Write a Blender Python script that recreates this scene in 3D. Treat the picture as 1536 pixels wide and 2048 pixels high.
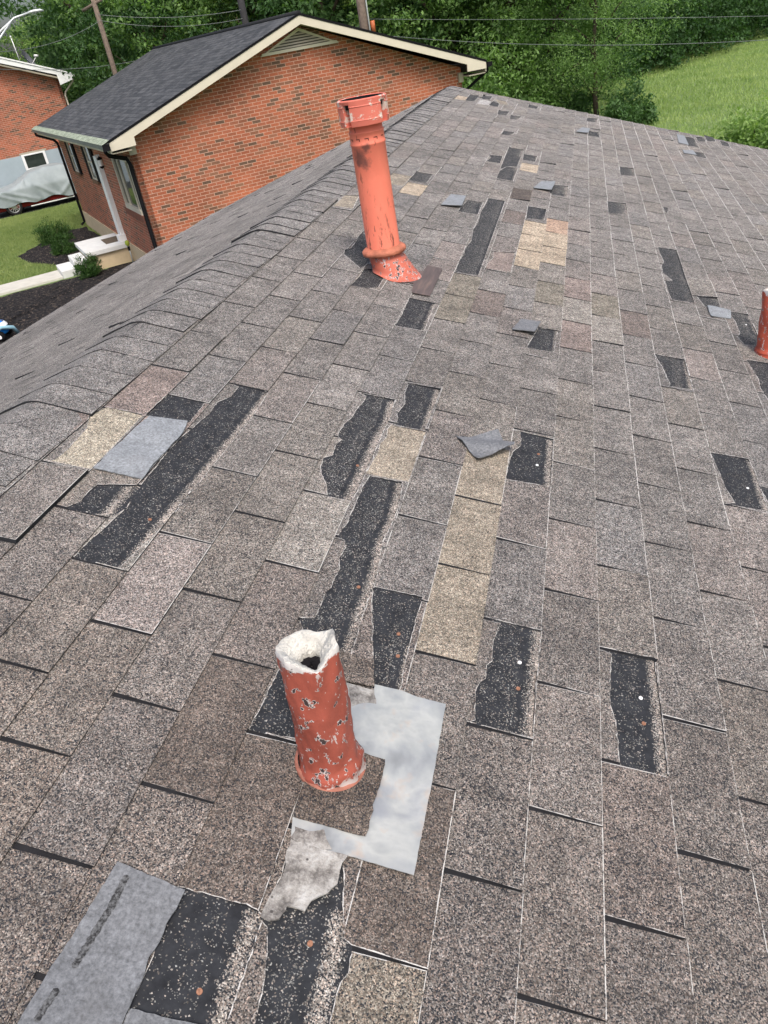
import bpy, math, random
import numpy as np
from mathutils import Vector, Matrix, Euler
from mathutils.geometry import delaunay_2d_cdt
random.seed(7); RNG = np.random.default_rng(11)
R = math.radians
for o in list(bpy.data.objects): bpy.data.objects.remove(o)
scene = bpy.context.scene
COL = scene.collection
UP = 3.1                       # height of the shingle-plane origin above the ground
# ------------------------------------------------------------------ camera
cam = bpy.data.cameras.new('camera'); camo = bpy.data.objects.new('camera', cam); COL.objects.link(camo)
cam.sensor_fit = 'HORIZONTAL'; cam.sensor_width = 36; cam.lens = 36.168; cam.clip_start = 0.02; cam.clip_end = 600
camo.matrix_world = Matrix(((0.965726, 0.011835, 0.259295, 0.1125), (0.209874, 0.552196, -0.806866, -0.5478),
                            (-0.152731, 0.833630, 0.530786, 1.1899 + UP), (0, 0, 0, 1)))
scene.camera = camo
# ------------------------------------------------------------------ sky, sun, exposure
SUN_EL, SUN_ROT = R(58), R(150)
w = bpy.data.worlds.new('World'); scene.world = w; w.use_nodes = True
nt = w.node_tree; bg = nt.nodes['Background']
sky = nt.nodes.new('ShaderNodeTexSky'); sky.sky_type = 'NISHITA'; sky.sun_disc = False
sky.sun_elevation = SUN_EL; sky.sun_rotation = SUN_ROT; sky.air_density = 1.0; sky.dust_density = 6.0; sky.ozone_density = 1.0
nt.links.new(sky.outputs[0], bg.inputs[0]); bg.inputs[1].default_value = 0.15
sl = bpy.data.lights.new('sun', 'SUN'); sl.energy = 1.5; sl.angle = R(15); sl.color = (1, .975, .94)
so = bpy.data.objects.new('sun', sl); COL.objects.link(so)
sdir = Vector((math.sin(SUN_ROT) * math.cos(SUN_EL), math.cos(SUN_ROT) * math.cos(SUN_EL), math.sin(SUN_EL)))
so.rotation_euler = sdir.to_track_quat('Z', 'Y').to_euler()
scene.view_settings.view_transform = 'Standard'; scene.view_settings.look = 'None'
scene.view_settings.exposure = 0.48; scene.view_settings.gamma = 1.0

# ------------------------------------------------------------------ traced shapes, in metres on the shingle plane (u along ridge, v down slope)
DATA = {'dark':[([(1.5294,-1.0226),(1.5253,-0.9011),(1.3657,-0.8937),(1.0656,-0.898),(0.7669,-0.905),(0.715,-0.9112),(0.6155,-0.9259),(0.6153,-1.03),(0.6836,-1.0272),(0.7203,-1.0206),(0.7727,-1.0169),(0.8238,-1.0109),(0.8804,-1.0182),(0.9251,-1.0235),(1.0238,-1.0266),(1.0998,-1.0312),(1.1577,-1.0286),(1.233,-1.0187),(1.2734,-1.0168),(1.3235,-1.0099),(1.3934,-1.0157),(1.4504,-0.9919),(1.5156,-0.9933)],[(1.5178,-0.9027),(1.3682,-0.9003),(1.0666,-0.906),(0.7719,-0.9141),(0.6914,-0.9172),(0.6214,-0.9163)],0.016),([(1.3711,-1.1591),(1.3741,-1.0452),(1.2475,-1.0387),(1.2212,-1.1036),(1.2324,-1.1638),(1.31,-1.162)],None,0.014),([(0.8777,-1.1172),(0.9099,-1.0319),(0.903,-1.0168),(0.8125,-1.0118),(0.7832,-1.0213),(0.7683,-1.0478),(0.7648,-1.1245),(0.7689,-1.1343),(0.7999,-1.1172),(0.8376,-1.1208)],[(0.8999,-1.0436),(0.8122,-1.0415),(0.7719,-1.0424)],0.02),([(0.8289,-1.3977),(0.8609,-1.3671),(0.8867,-1.3313),(0.9095,-1.3299),(0.9342,-1.3078),(0.8824,-1.2943),(0.8218,-1.2835),(0.8174,-1.3127),(0.8136,-1.3358),(0.7937,-1.3736)],[(0.7972,-1.376),(0.8171,-1.3381),(0.824,-1.2836)],0.009),([(1.6677,-0.6403),(1.6704,-0.5221),(1.5818,-0.5123),(1.4754,-0.5146),(1.3622,-0.5136),(1.2656,-0.5107),(1.1468,-0.512),(1.0643,-0.5165),(1.0705,-0.5799),(1.1157,-0.5943),(1.1573,-0.6207),(1.1864,-0.6328),(1.241,-0.639),(1.2661,-0.6175),(1.2719,-0.621),(1.3198,-0.6243),(1.3587,-0.6171),(1.3632,-0.6321),(1.39,-0.6353),(1.4543,-0.6321),(1.499,-0.6209),(1.5533,-0.6199),(1.6137,-0.6111),(1.6512,-0.6127)],[(1.6528,-0.528),(1.5179,-0.5156),(1.405,-0.5233),(1.2526,-0.5228),(1.1618,-0.523),(1.077,-0.5232)],0.018),([(1.8158,-0.5146),(1.8202,-0.3916),(1.6806,-0.3938),(1.5203,-0.3964),(1.5161,-0.4883),(1.5581,-0.4885),(1.5897,-0.497),(1.661,-0.4855),(1.7403,-0.5018),(1.8039,-0.5019)],[(1.815,-0.4012),(1.6775,-0.3997),(1.5239,-0.4012)],0.014),([(1.208,-0.497),(1.2106,-0.4071),(1.1337,-0.3967),(1.0511,-0.3942),(0.9392,-0.4025),(0.8229,-0.3898),(0.7682,-0.3858),(0.6855,-0.3895),(0.6115,-0.3858),(0.5247,-0.3853),(0.49,-0.3908),(0.4765,-0.4282),(0.5566,-0.484),(0.6146,-0.5135),(0.6241,-0.4837),(0.6615,-0.4815),(0.7084,-0.4841),(0.7281,-0.476),(0.7614,-0.4769),(0.7974,-0.474),(0.8376,-0.4861),(0.8773,-0.4806),(0.9071,-0.4899),(0.9166,-0.5117),(0.944,-0.5085),(0.9752,-0.5015),(1.0861,-0.503),(1.1565,-0.5024)],[(1.2039,-0.4124),(1.1298,-0.4056),(1.0381,-0.3993),(0.9375,-0.4066),(0.8202,-0.3963),(0.7685,-0.3955),(0.6944,-0.3969),(0.6079,-0.3952),(0.5384,-0.3938)],0.016),([(0.7701,-0.3862),(0.7752,-0.273),(0.7102,-0.2749),(0.6244,-0.2747),(0.5656,-0.2735),(0.483,-0.2693),(0.4765,-0.3227),(0.5434,-0.3344),(0.6126,-0.354),(0.6443,-0.3575),(0.6568,-0.3642),(0.7176,-0.3783)],[(0.621,-0.274),(0.5594,-0.2723),(0.4859,-0.2699)],0.008),([(1.6646,-0.1333),(1.661,-0.0006),(1.3747,0.0015),(1.3637,-0.1273),(1.4235,-0.1293),(1.5203,-0.1222),(1.5807,-0.0991),(1.6602,-0.1077)],[(1.6495,-0.0109),(1.3756,-0.0082)],0.014),([(0.7653,-0.1252),(0.7666,0.0018),(0.6094,-0.0028),(0.462,-0.0006),(0.4607,-0.1263),(0.4695,-0.1143),(0.5404,-0.1227),(0.5687,-0.1161),(0.583,-0.1058),(0.6203,-0.1078),(0.6353,-0.0972),(0.6973,-0.1012),(0.7598,-0.0901)],[(0.7581,-0.0042),(0.608,-0.0067),(0.4695,-0.0055)],0.02),([(0.7606,0.1357),(0.7667,0.2535),(0.608,0.2575),(0.4549,0.2559),(0.4592,0.1667),(0.5604,0.1628),(0.6018,0.1525),(0.6768,0.1545),(0.7525,0.1587)],[(0.7562,0.2486),(0.606,0.2515),(0.4619,0.2511)],0.018),([(4.2966,0.5339),(4.3099,0.6463),(4.0852,0.6415),(3.7582,0.6406),(3.381,0.6422),(3.358,0.5302),(3.4512,0.5238),(3.6537,0.5209),(3.6795,0.5647),(3.7784,0.5234),(3.923,0.5243),(4.0046,0.5459),(4.163,0.5351)],[(4.2675,0.6451),(3.3827,0.6448)],0.004),([(3.5032,0.6687),(3.5384,0.7782),(3.3882,0.7744),(3.3624,0.691)],[(3.5319,0.7798),(3.3978,0.7782)],0.006),([(3.3714,0.8034),(3.3831,0.909),(3.1907,0.9016),(2.9782,0.8949),(2.9418,0.814),(3.0265,0.7968),(3.0817,0.8169),(3.2313,0.82)],[(3.3692,0.909),(3.129,0.9043)],0.016),([(2.588,0.3886),(2.5988,0.5112),(2.4765,0.5123),(2.303,0.5155),(2.2949,0.4202),(2.3153,0.4286),(2.4709,0.4113)],[(2.5826,0.5145),(2.3121,0.5092)],0.016),([(2.7656,0.7911),(2.7737,0.9609),(2.411,0.9252),(2.3808,0.8102),(2.4851,0.7987),(2.5731,0.8077),(2.639,0.8018)],None,0.014),([(1.8305,0.5174),(1.8441,0.6422),(1.77,0.6519),(1.536,0.6496),(1.5212,0.5207),(1.5399,0.552),(1.6211,0.5353),(1.7025,0.5308)],[(1.8351,0.6475),(1.5435,0.6454)],0.016),([(1.6806,0.6496),(1.6916,0.7461),(1.5356,0.7334),(1.5522,0.6651)],None,0.014),([(4.6001,-0.5124),(4.6046,-0.4088),(3.0756,-0.4051),(3.0575,-0.5137),(3.2289,-0.5171),(3.3552,-0.5101),(3.4556,-0.5169),(3.5991,-0.5038),(3.8262,-0.5183),(3.9874,-0.5104),(4.1995,-0.5205),(4.4128,-0.515)],[(4.5973,-0.3992),(3.0804,-0.3983)],0.012),([(4.4405,-0.6285),(4.4516,-0.5339),(4.1466,-0.5321),(4.1322,-0.6457)],[(4.4412,-0.535),(4.1623,-0.5303)],0.014),([(4.611,-0.2613),(4.6217,-0.1444),(4.3376,-0.147),(4.3031,-0.2534)],[(4.6054,-0.1452),(4.3458,-0.1474)],0.016),([(2.5852,-0.0942),(2.6001,-0.0158),(2.3628,-0.0251),(2.3516,-0.1292),(2.4768,-0.1105)],[(2.5974,-0.0157),(2.3678,-0.0206)],0.014),([(6.4432,-0.5309),(6.4653,-0.4068),(5.9952,-0.4123),(5.7307,-0.4137),(5.6854,-0.4795),(5.5146,-0.5233),(6.031,-0.5286)],[(6.4309,-0.4101),(6.1033,-0.4147)],0.012),([(5.6617,-0.4874),(5.6937,-0.4012),(5.2143,-0.4039),(5.2166,-0.5193),(5.4706,-0.5193)],[(5.6937,-0.4012),(5.2224,-0.4045)],0.016),([(5.9745,-0.6526),(6.0097,-0.5475),(5.72,-0.5419),(5.7105,-0.6454),(5.8657,-0.6262)],None,0.014),([(6.2972,-0.396),(6.305,-0.2864),(6.0619,-0.2928),(6.0473,-0.3901)],[(6.305,-0.2864),(6.0776,-0.2884)],0.01),([(4.9045,-1.0359),(4.9029,-0.9238),(4.6344,-0.9227),(4.6281,-1.0372),(4.7797,-1.0308)],[(4.8918,-0.922),(4.6449,-0.9202)],0.012),([(5.3858,-0.1304),(5.4297,-0.0191),(5.0754,-0.0218),(5.0808,-0.1423)],[(5.4083,-0.0187),(5.0947,-0.0221)],0.016),([(9.068,-1.1834),(9.1152,-1.0827),(8.6468,-1.082),(8.5604,-1.17)],None,0.014),([(9.2265,-1.0535),(9.2749,-0.951),(8.9811,-0.9467),(8.9492,-1.0378)],None,0.014),([(8.9318,-0.9055),(8.8249,-0.8306),(8.5499,-0.8194),(8.5754,-0.9196)],None,0.014),([(8.3514,-0.7942),(8.4111,-0.6873),(8.0951,-0.691),(8.0759,-0.7821)],[(8.3896,-0.6883),(8.1119,-0.6924)],0.012),([(8.2151,-0.6541),(8.2229,-0.5502),(7.958,-0.5621),(7.9475,-0.646)],[(8.2005,-0.5527),(7.9743,-0.5633)],0.012),([(7.2058,-0.6406),(7.2202,-0.5421),(7.0199,-0.5541),(6.9773,-0.6442)],[(7.216,-0.5454),(7.0199,-0.5541)],0.012),([(9.2461,-0.5278),(9.2438,-0.4199),(9.0112,-0.4272),(9.0193,-0.5289)],[(9.2438,-0.4199),(9.0112,-0.4272)],0.014),([(3.3461,-1.0312),(3.1745,-0.9441),(2.9514,-0.8927),(2.8141,-0.9153),(2.943,-1.0154),(2.9547,-1.0278),(3.0107,-1.0393),(3.0682,-1.0221),(3.1572,-1.025),(3.2701,-1.033)],None,0.014),([(2.7133,-0.8967),(2.8253,-0.8999),(2.8784,-0.8269),(2.7479,-0.7954),(2.6233,-0.7941),(2.5927,-0.8386),(2.5927,-0.9015)],None,0.014),([(3.8954,-1.4156),(3.9237,-1.3043),(3.8365,-1.2925),(3.8245,-1.4027)],None,0.014),([(2.5898,-0.6467),(2.5917,-0.537),(2.2799,-0.5308),(2.2703,-0.6435),(2.391,-0.6413)],[(2.5843,-0.5358),(2.2814,-0.5285)],0.016),([(6.6056,0.3931),(6.6475,0.5104),(6.3108,0.5034),(6.2663,0.3858)],[(6.6475,0.5104),(6.3193,0.5018)],0.012),([(5.2201,0.2556),(5.2618,0.3857),(4.9465,0.3823),(4.8871,0.2545)],[(5.2537,0.3853),(4.9559,0.381)],0.016),([(5.4292,0.656),(5.4142,0.691),(5.2467,0.672),(5.2698,0.6562)],None,0.014),([(9.1269,0.1299),(9.1838,0.2406),(8.886,0.2366),(8.8604,0.1152)],[(9.1838,0.2406),(8.886,0.2366)],0.014),([(8.2014,0.1442),(8.2275,0.2409),(7.9347,0.2442),(7.8998,0.1302)],[(8.2275,0.2409),(7.9506,0.2444)],0.014),([(9.1866,1.1895),(9.1987,1.3033),(8.5943,1.2914),(8.5863,1.1739)],[(9.209,1.3115),(8.6124,1.2935)],0.01),([(9.3325,1.3399),(9.3653,1.4364),(9.1207,1.4268),(9.0595,1.3291)],[(9.3759,1.4449),(9.1509,1.4376)],0.008),([(9.6769,1.4679),(9.6235,1.5706),(9.2949,1.5548),(9.1913,1.4497)],None,0.014),([(9.41,1.6133),(9.3906,1.703),(9.0997,1.6831),(9.0744,1.5938)],None,0.014),([(8.2603,1.1861),(8.2765,1.2943),(7.9784,1.2908),(7.988,1.184)],[(8.2816,1.2988),(7.9942,1.2928)],0.01),([(0.4618,-0.5089),(0.4674,-0.4727),(0.3173,-0.4049),(0.3091,-0.5148),(0.3822,-0.5106),(0.4282,-0.5101)],None,0.014),([(0.1222,-0.3748),(0.1251,-0.2917),(0.09,-0.2798),(0.0298,-0.2652),(0.0056,-0.2564),(-0.001,-0.2424),(-0.0378,-0.2391),(-0.0532,-0.2469),(-0.0792,-0.2481),(-0.1117,-0.2472),(-0.138,-0.343),(-0.096,-0.3455),(-0.0443,-0.3564),(-0.0103,-0.3683),(-0.0023,-0.3823),(0.0366,-0.3781),(0.0752,-0.3729)],[(0.0277,-0.2722),(-0.0183,-0.266),(-0.0631,-0.2667),(-0.1151,-0.2667)],0.02),([(0.0077,-0.5156),(0.0107,-0.4091),(0.0036,-0.3817),(-0.0452,-0.3786),(-0.0997,-0.3802),(-0.1555,-0.3796),(-0.1898,-0.5048),(-0.1545,-0.5076),(-0.1024,-0.5061),(-0.04,-0.5094)],[(-0.0018,-0.3921),(-0.0697,-0.3917),(-0.1518,-0.3879)],0.02)],'fresh':[('tanl',[(1.2266,-1.2799),(1.229,-1.1704),(0.9282,-1.1624),(0.9233,-1.2734),(0.9317,-1.2635),(0.9597,-1.2601),(1.0168,-1.2627),(1.1056,-1.271),(1.159,-1.2953)]),('tan',[(1.5104,-0.4995),(1.5195,-0.393),(1.2225,-0.3912),(1.2182,-0.5127),(1.2672,-0.5073),(1.3516,-0.5034),(1.3887,-0.5077),(1.434,-0.4976),(1.4801,-0.5054)]),('pink',[(3.5006,-0.3747),(3.5611,-0.2677),(3.2287,-0.263),(3.2047,-0.3874),(3.3112,-0.3799),(3.4029,-0.3652)]),('tan',[(3.9521,-1.2849),(4.0033,-1.2126),(3.7034,-1.1759),(3.6967,-1.2845),(3.7471,-1.2797)]),('tan',[(9.1246,-0.9096),(9.1064,-0.7756),(8.8955,-0.7364),(8.7863,-0.82)]),('grey',[(8.9092,-1.0406),(8.9154,-0.9299),(8.5475,-0.9237),(8.5264,-1.0399)])],'tabs':[('tan',(1.3347,-0.2017)),('tan',(1.0576,-0.1968)),('tan',(0.7633,-0.1917)),('tanfar',(4.1617,-0.2037)),('tanfar',(3.862,-0.1997)),('tanfar',(3.5533,-0.2004)),('orange',(4.3321,-0.0703)),('tanfar',(3.9968,-0.07)),('tanfar',(3.7166,-0.0708)),('tanfar',(5.8742,-0.3444)),('tanfar',(4.4654,-0.9815)),('tan',(4.6175,-1.1019)),('tanfar',(8.6361,-1.248)),('tan2',(-0.0476,-0.1829)),('brown',(2.7393,-0.3325)),('olive',(2.6216,-0.4822)),('olive',(2.8342,-0.4608)),('olive',(2.704,-0.4544)),('pink',(1.1868,-1.0847)),('pink',(1.3541,-1.2608)),('pink',(1.2755,-1.3111)),('pink',(3.0672,0.0592)),('pink',(2.522,0.1012)),('pinkL',(2.6397,0.5916)),('dark',(0.2264,-0.3435)),('dark',(0.073,-0.205)),('dark',(0.1927,-0.417)),('dark',(0.2131,-0.5403)),('light',(1.0039,-0.5811)),('light',(0.6802,-0.944)),('pinkL',(0.7052,-0.8844)),('pinkL',(3.237,-0.5397)),('pinkL',(3.0573,-0.5628)),('pinkL',(7.6629,0.601)),('pinkL',(7.9996,0.8879)),('pinkL',(7.5032,0.9151)),('brown',(2.9248,0.2817)),('brown',(4.3088,-0.3516)),('dark',(4.7876,-0.3402)),('light',(2.9237,0.0787)),('light',(2.8183,0.2114)),('olive',(3.0705,0.1481)),('olive',(3.1094,-0.1123)),('brown',(3.6178,-0.0304))],'flaps':{'G_left':[(1.225,-1.1492),(1.2322,-1.1087),(1.2452,-1.0432),(1.1937,-1.0313),(1.1534,-1.0267),(1.1101,-1.0308),(1.0702,-1.0305),(1.0122,-1.0311),(0.9358,-1.0288),(0.9303,-1.1561),(1.0648,-1.1545)],'G_fold':[(1.5202,-0.2985),(1.5914,-0.1804),(1.5399,-0.1572),(1.5379,-0.1236),(1.506,-0.1271),(1.4151,-0.2193)],'G_F':[(3.352,0.6969),(3.3744,0.7313),(3.361,0.8091),(3.2519,0.7998),(3.216,0.7008)],'G_H':[(4.4603,-0.7385),(4.4368,-0.6427),(4.1848,-0.6351),(4.1646,-0.7559)],'G_H2':[(2.6086,-0.1725),(2.5906,-0.092),(2.4768,-0.1105),(2.484,-0.2002)],'G_I':[(5.369,-0.2139),(5.378,-0.1161),(5.1084,-0.1344),(5.1139,-0.2561)],'G_L':[(8.2536,0.0684),(8.2336,0.1496),(7.9425,0.1265),(7.9313,0.0124)],'G_L2':[(9.2258,1.1158),(9.1968,1.1976),(8.5738,1.1765),(8.584,1.0741)],'G_L3':[(8.1625,1.071),(8.2603,1.1861),(8.0201,1.1939),(7.9768,1.0645)],'G_big':[(0.0122,-0.6124),(0.0014,-0.5005),(-0.0272,-0.5016),(-0.0488,-0.5064),(-0.0738,-0.505),(-0.0961,-0.5105),(-0.1168,-0.5064),(-0.1484,-0.5065),(-0.1911,-0.5056),(-0.2251,-0.6298),(-0.1528,-0.627),(-0.0903,-0.6215)],'G_low':[(-0.1612,-0.5039),(-0.1567,-0.4316),(-0.1551,-0.4038),(-0.1682,-0.3983),(-0.1967,-0.5027),(-0.1701,-0.506)],'metal':[(0.4702,-0.3726),(0.4672,-0.3178),(0.4835,-0.3201),(0.485,-0.2647),(0.4808,-0.2308),(0.484,-0.1762),(0.3042,-0.1741),(0.1233,-0.1753),(0.1271,-0.2703),(0.1239,-0.3193),(0.1276,-0.3775),(0.1601,-0.3856),(0.2404,-0.3866),(0.3042,-0.4163),(0.4502,-0.4284)],'collar_tab':[(0.2548,-0.3861),(0.3179,-0.3026),(0.3159,-0.2636),(0.2956,-0.2622),(0.2418,-0.2625),(0.222,-0.2652),(0.2125,-0.2613),(0.2016,-0.2628),(0.179,-0.2611),(0.1645,-0.2634),(0.1625,-0.3256),(0.1616,-0.3849),(0.1992,-0.3861),(0.2378,-0.3859)],'tar':[(0.1245,-0.3769),(0.1232,-0.3209),(0.1251,-0.2823),(0.1121,-0.2882),(0.0771,-0.2868),(0.0583,-0.2972),(0.0405,-0.3178),(0.0228,-0.3226),(0.0246,-0.3333),(0.0232,-0.3506),(0.0172,-0.3499),(0.0007,-0.3558),(-0.0055,-0.3687),(-0.0023,-0.3823),(0.0102,-0.3817),(0.0366,-0.3781),(0.0512,-0.3728),(0.0679,-0.3705),(0.0934,-0.3762),(0.1136,-0.3747)],'rust':[(3.0393,-0.6477),(3.0425,-0.5731),(2.6516,-0.5704),(2.6444,-0.6492),(2.759,-0.6618),(2.7575,-0.7294),(2.8902,-0.7562),(2.9289,-0.7025),(2.9467,-0.6504)],'up_tab':[(0.4668,-0.4332),(0.4683,-0.3777),(0.4746,-0.3195),(0.5401,-0.3359),(0.5402,-0.443)]},'nails':[('rust',(-0.1158,-0.4283)),('rust',(-0.0146,-0.3023)),('rust',(0.6438,-0.3025)),('rust',(0.581,-0.2914)),('rust',(0.7564,-0.4188)),('white',(0.6543,-0.0398)),('rust',(0.5803,-0.0378)),('white',(0.6445,0.2173)),('rust',(0.5767,0.2194)),('white',(0.8579,-1.333)),('white',(1.4828,-0.0441)),('rust',(1.5501,-0.0429)),('rust',(0.8009,-0.9427)),('rust',(1.2445,-0.5415)),('white',(1.6508,0.6088)),('white',(3.2294,0.8689))],'smear':[[(0.4656,-0.3701),(0.4672,-0.3178),(0.4301,-0.3052),(0.4055,-0.3076),(0.3933,-0.3314),(0.4028,-0.3445)],[(0.1601,-0.3856),(0.1572,-0.3706),(0.1559,-0.3307),(0.1421,-0.3233),(0.1279,-0.3102),(0.1215,-0.3231),(0.1262,-0.3782),(0.1408,-0.3748)]],'strips':[[(-0.0028,-0.5893),(-0.016,-0.5902),(-0.0492,-0.5899),(-0.0742,-0.5932),(-0.1059,-0.5963),(-0.1376,-0.5985)],[(-0.1654,-0.6039),(-0.1865,-0.6067),(-0.2082,-0.6086)],[(1.5052,-0.266),(1.5322,-0.2236),(1.5658,-0.1934)]]}

# ------------------------------------------------------------------ helpers
def tag(o, label=None, cat=None, group=None, kind=None):
    if label: o['label'] = label
    if cat: o['category'] = cat
    if group: o['group'] = group
    if kind: o['kind'] = kind
    return o
def empty(name, loc=(0, 0, 0), rz=0, parent=None):
    o = bpy.data.objects.new(name, None); COL.objects.link(o); o.location = loc; o.rotation_euler = (0, 0, rz)
    if parent: o.parent = parent
    return o
class MB:
    def __init__(s): s.v = []; s.f = []; s.m = []; s.sm = []
    def add(s, vs, fs, m=0, smooth=False):
        k = len(s.v); s.v += [tuple(p) for p in vs]
        for f in fs: s.f.append(tuple(i + k for i in f)); s.m.append(m); s.sm.append(smooth)
        return s
    def box(s, x0, y0, z0, x1, y1, z1, m=0):
        v = [(x0, y0, z0), (x1, y0, z0), (x1, y1, z0), (x0, y1, z0), (x0, y0, z1), (x1, y0, z1), (x1, y1, z1), (x0, y1, z1)]
        return s.add(v, [(0, 3, 2, 1), (4, 5, 6, 7), (0, 1, 5, 4), (1, 2, 6, 5), (2, 3, 7, 6), (3, 0, 4, 7)], m)
    def prism(s, poly, axis, a, b, m=0):
        # poly: 2D points extruded along axis from a to b
        def P(p, t):
            return {'x': (t, p[0], p[1]), 'y': (p[0], t, p[1]), 'z': (p[0], p[1], t)}[axis]
        n = len(poly); v = [P(p, a) for p in poly] + [P(p, b) for p in poly]
        fs = [tuple(range(n))[::-1], tuple(range(n, 2 * n))] + [(i, (i + 1) % n, n + (i + 1) % n, n + i) for i in range(n)]
        return s.add(v, fs, m)
    def tube(s, pts, rad, n=8, m=0, closed=True, smooth=True):
        pts = [Vector(p) for p in pts]; rr = rad if hasattr(rad, '__len__') else [rad] * len(pts)
        k = len(s.v); prev = None
        for i, p in enumerate(pts):
            d = (pts[min(i + 1, len(pts) - 1)] - pts[max(i - 1, 0)]).normalized()
            a = Vector((0, 0, 1)) if abs(d.z) < .9 else Vector((1, 0, 0))
            if prev is not None: a = prev
            x = d.cross(a).normalized(); y = x.cross(d).normalized(); prev = y
            for j in range(n):
                t = 2 * math.pi * j / n; q = p + (x * math.cos(t) + y * math.sin(t)) * rr[i]; s.v.append(tuple(q))
        for i in range(len(pts) - 1):
            for j in range(n):
                s.f.append((k + i * n + j, k + i * n + (j + 1) % n, k + (i + 1) * n + (j + 1) % n, k + (i + 1) * n + j)); s.m.append(m); s.sm.append(smooth)
        if closed:
            s.f.append(tuple(k + j for j in range(n))[::-1]); s.m.append(m); s.sm.append(False)
            e = k + (len(pts) - 1) * n; s.f.append(tuple(e + j for j in range(n))); s.m.append(m); s.sm.append(False)
        return s
    def lathe(s, prof, n=40, m=0, cx=0, cy=0, fn=None, smooth=True):
        k = len(s.v)
        for (r, z) in prof:
            for j in range(n):
                t = 2 * math.pi * j / n; p = (cx + r * math.cos(t), cy + r * math.sin(t), z)
                if fn: p = fn(p, r, z, t)
                s.v.append(tuple(p))
        for i in range(len(prof) - 1):
            for j in range(n):
                s.f.append((k + i * n + j, k + i * n + (j + 1) % n, k + (i + 1) * n + (j + 1) % n, k + (i + 1) * n + j)); s.m.append(m); s.sm.append(smooth)
        return s
    def build(s, name, mats, parent=None, tf=None):
        me = bpy.data.meshes.new(name); me.from_pydata(s.v, [], s.f); 
        if not isinstance(mats, (list, tuple)): mats = [mats]
        for m_ in mats: me.materials.append(m_)
        me.polygons.foreach_set('material_index', s.m); me.polygons.foreach_set('use_smooth', s.sm); me.update()
        o = bpy.data.objects.new(name, me); COL.objects.link(o)
        if parent: o.parent = parent
        return o
def bevel(o, wd=.006, seg=2):
    b = o.modifiers.new('bevel', 'BEVEL'); b.width = wd; b.segments = seg; b.limit_method = 'ANGLE'; return o

# ------------------------------------------------------------------ node helpers
class NT:
    def __init__(s, name):
        s.mat = bpy.data.materials.new(name); s.mat.use_nodes = True; s.t = s.mat.node_tree; s.b = s.t.nodes['Principled BSDF']; s.b.inputs['Specular IOR Level'].default_value = .3
        s.co = None
    def n(s, typ, **kw):
        x = s.t.nodes.new(typ)
        for k, v in kw.items():
            if k.startswith('i_'):
                key = k[2:]; key = int(key) if key.isdigit() else key
                x.inputs[key].default_value = v
            else: setattr(x, k, v)
        return x
    def l(s, a, b): s.t.links.new(a, b)
    def obj(s):
        if not s.co: s.co = s.n('ShaderNodeTexCoord')
        return s.co.outputs['Object']
    def noise(s, scale, detail=2, rough=.5, vec=None, dist=0):
        x = s.n('ShaderNodeTexNoise'); x.inputs['Scale'].default_value = scale; x.inputs['Detail'].default_value = detail
        x.inputs['Roughness'].default_value = rough; x.inputs['Distortion'].default_value = dist
        s.l(vec or s.obj(), x.inputs['Vector']); return x.outputs['Fac']
    def vor(s, scale, vec=None, rnd=1.0):
        x = s.n('ShaderNodeTexVoronoi'); x.inputs['Scale'].default_value = scale; x.inputs['Randomness'].default_value = rnd
        s.l(vec or s.obj(), x.inputs['Vector']); return x
    def ramp(s, fac, stops, interp='LINEAR'):
        x = s.n('ShaderNodeValToRGB'); x.color_ramp.interpolation = interp; e = x.color_ramp.elements
        while len(e) < len(stops): e.new(.5)
        for i, (p, c) in enumerate(stops):
            e[i].position = p; e[i].color = (c, c, c, 1) if not hasattr(c, '__len__') else (*c, 1)
        s.l(fac, x.inputs[0]); return x.outputs['Color']
    def mix(s, fac, a, b, mode='MIX'):
        x = s.n('ShaderNodeMix', data_type='RGBA', blend_type=mode)
        for v, i in ((fac, 0), (a, 6), (b, 7)):
            if hasattr(v, 'links') or hasattr(v, 'is_linked'): s.l(v, x.inputs[i])
            else: x.inputs[i].default_value = v if i == 0 else ((*v, 1) if len(v) == 3 else v)
        return x.outputs[2]
    def math(s, op, a, b=None, clamp=False):
        x = s.n('ShaderNodeMath', operation=op, use_clamp=clamp)
        for v, i in ((a, 0), (b, 1)):
            if v is None: continue
            if hasattr(v, 'is_linked'): s.l(v, x.inputs[i])
            else: x.inputs[i].default_value = v
        return x.outputs[0]
    def bump(s, h, strength=.3, dist=.01):
        x = s.n('ShaderNodeBump'); x.inputs['Strength'].default_value = strength; x.inputs['Distance'].default_value = dist
        s.l(h, x.inputs['Height']); s.l(x.outputs[0], s.b.inputs['Normal']); return x
    def out(s, col, rough=.8, metal=0):
        if hasattr(col, 'is_linked'): s.l(col, s.b.inputs['Base Color'])
        else: s.b.inputs['Base Color'].default_value = (*col, 1)
        if hasattr(rough, 'is_linked'): s.l(rough, s.b.inputs['Roughness'])
        else: s.b.inputs['Roughness'].default_value = rough
        s.b.inputs['Metallic'].default_value = metal; return s.mat
def simple(name, col, rough=.6, var=.15, scale=6, metal=0, bump=0):
    t = NT(name); n = t.noise(scale, 5, .6)
    lo = tuple(c * (1 - var) for c in col); hi = tuple(min(1, c * (1 + var)) for c in col)
    m = t.out(t.ramp(n, [(.3, lo), (.7, hi)]), rough, metal)
    if bump: t.bump(t.noise(scale * 6, 4), bump, .01)
    return m

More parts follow.
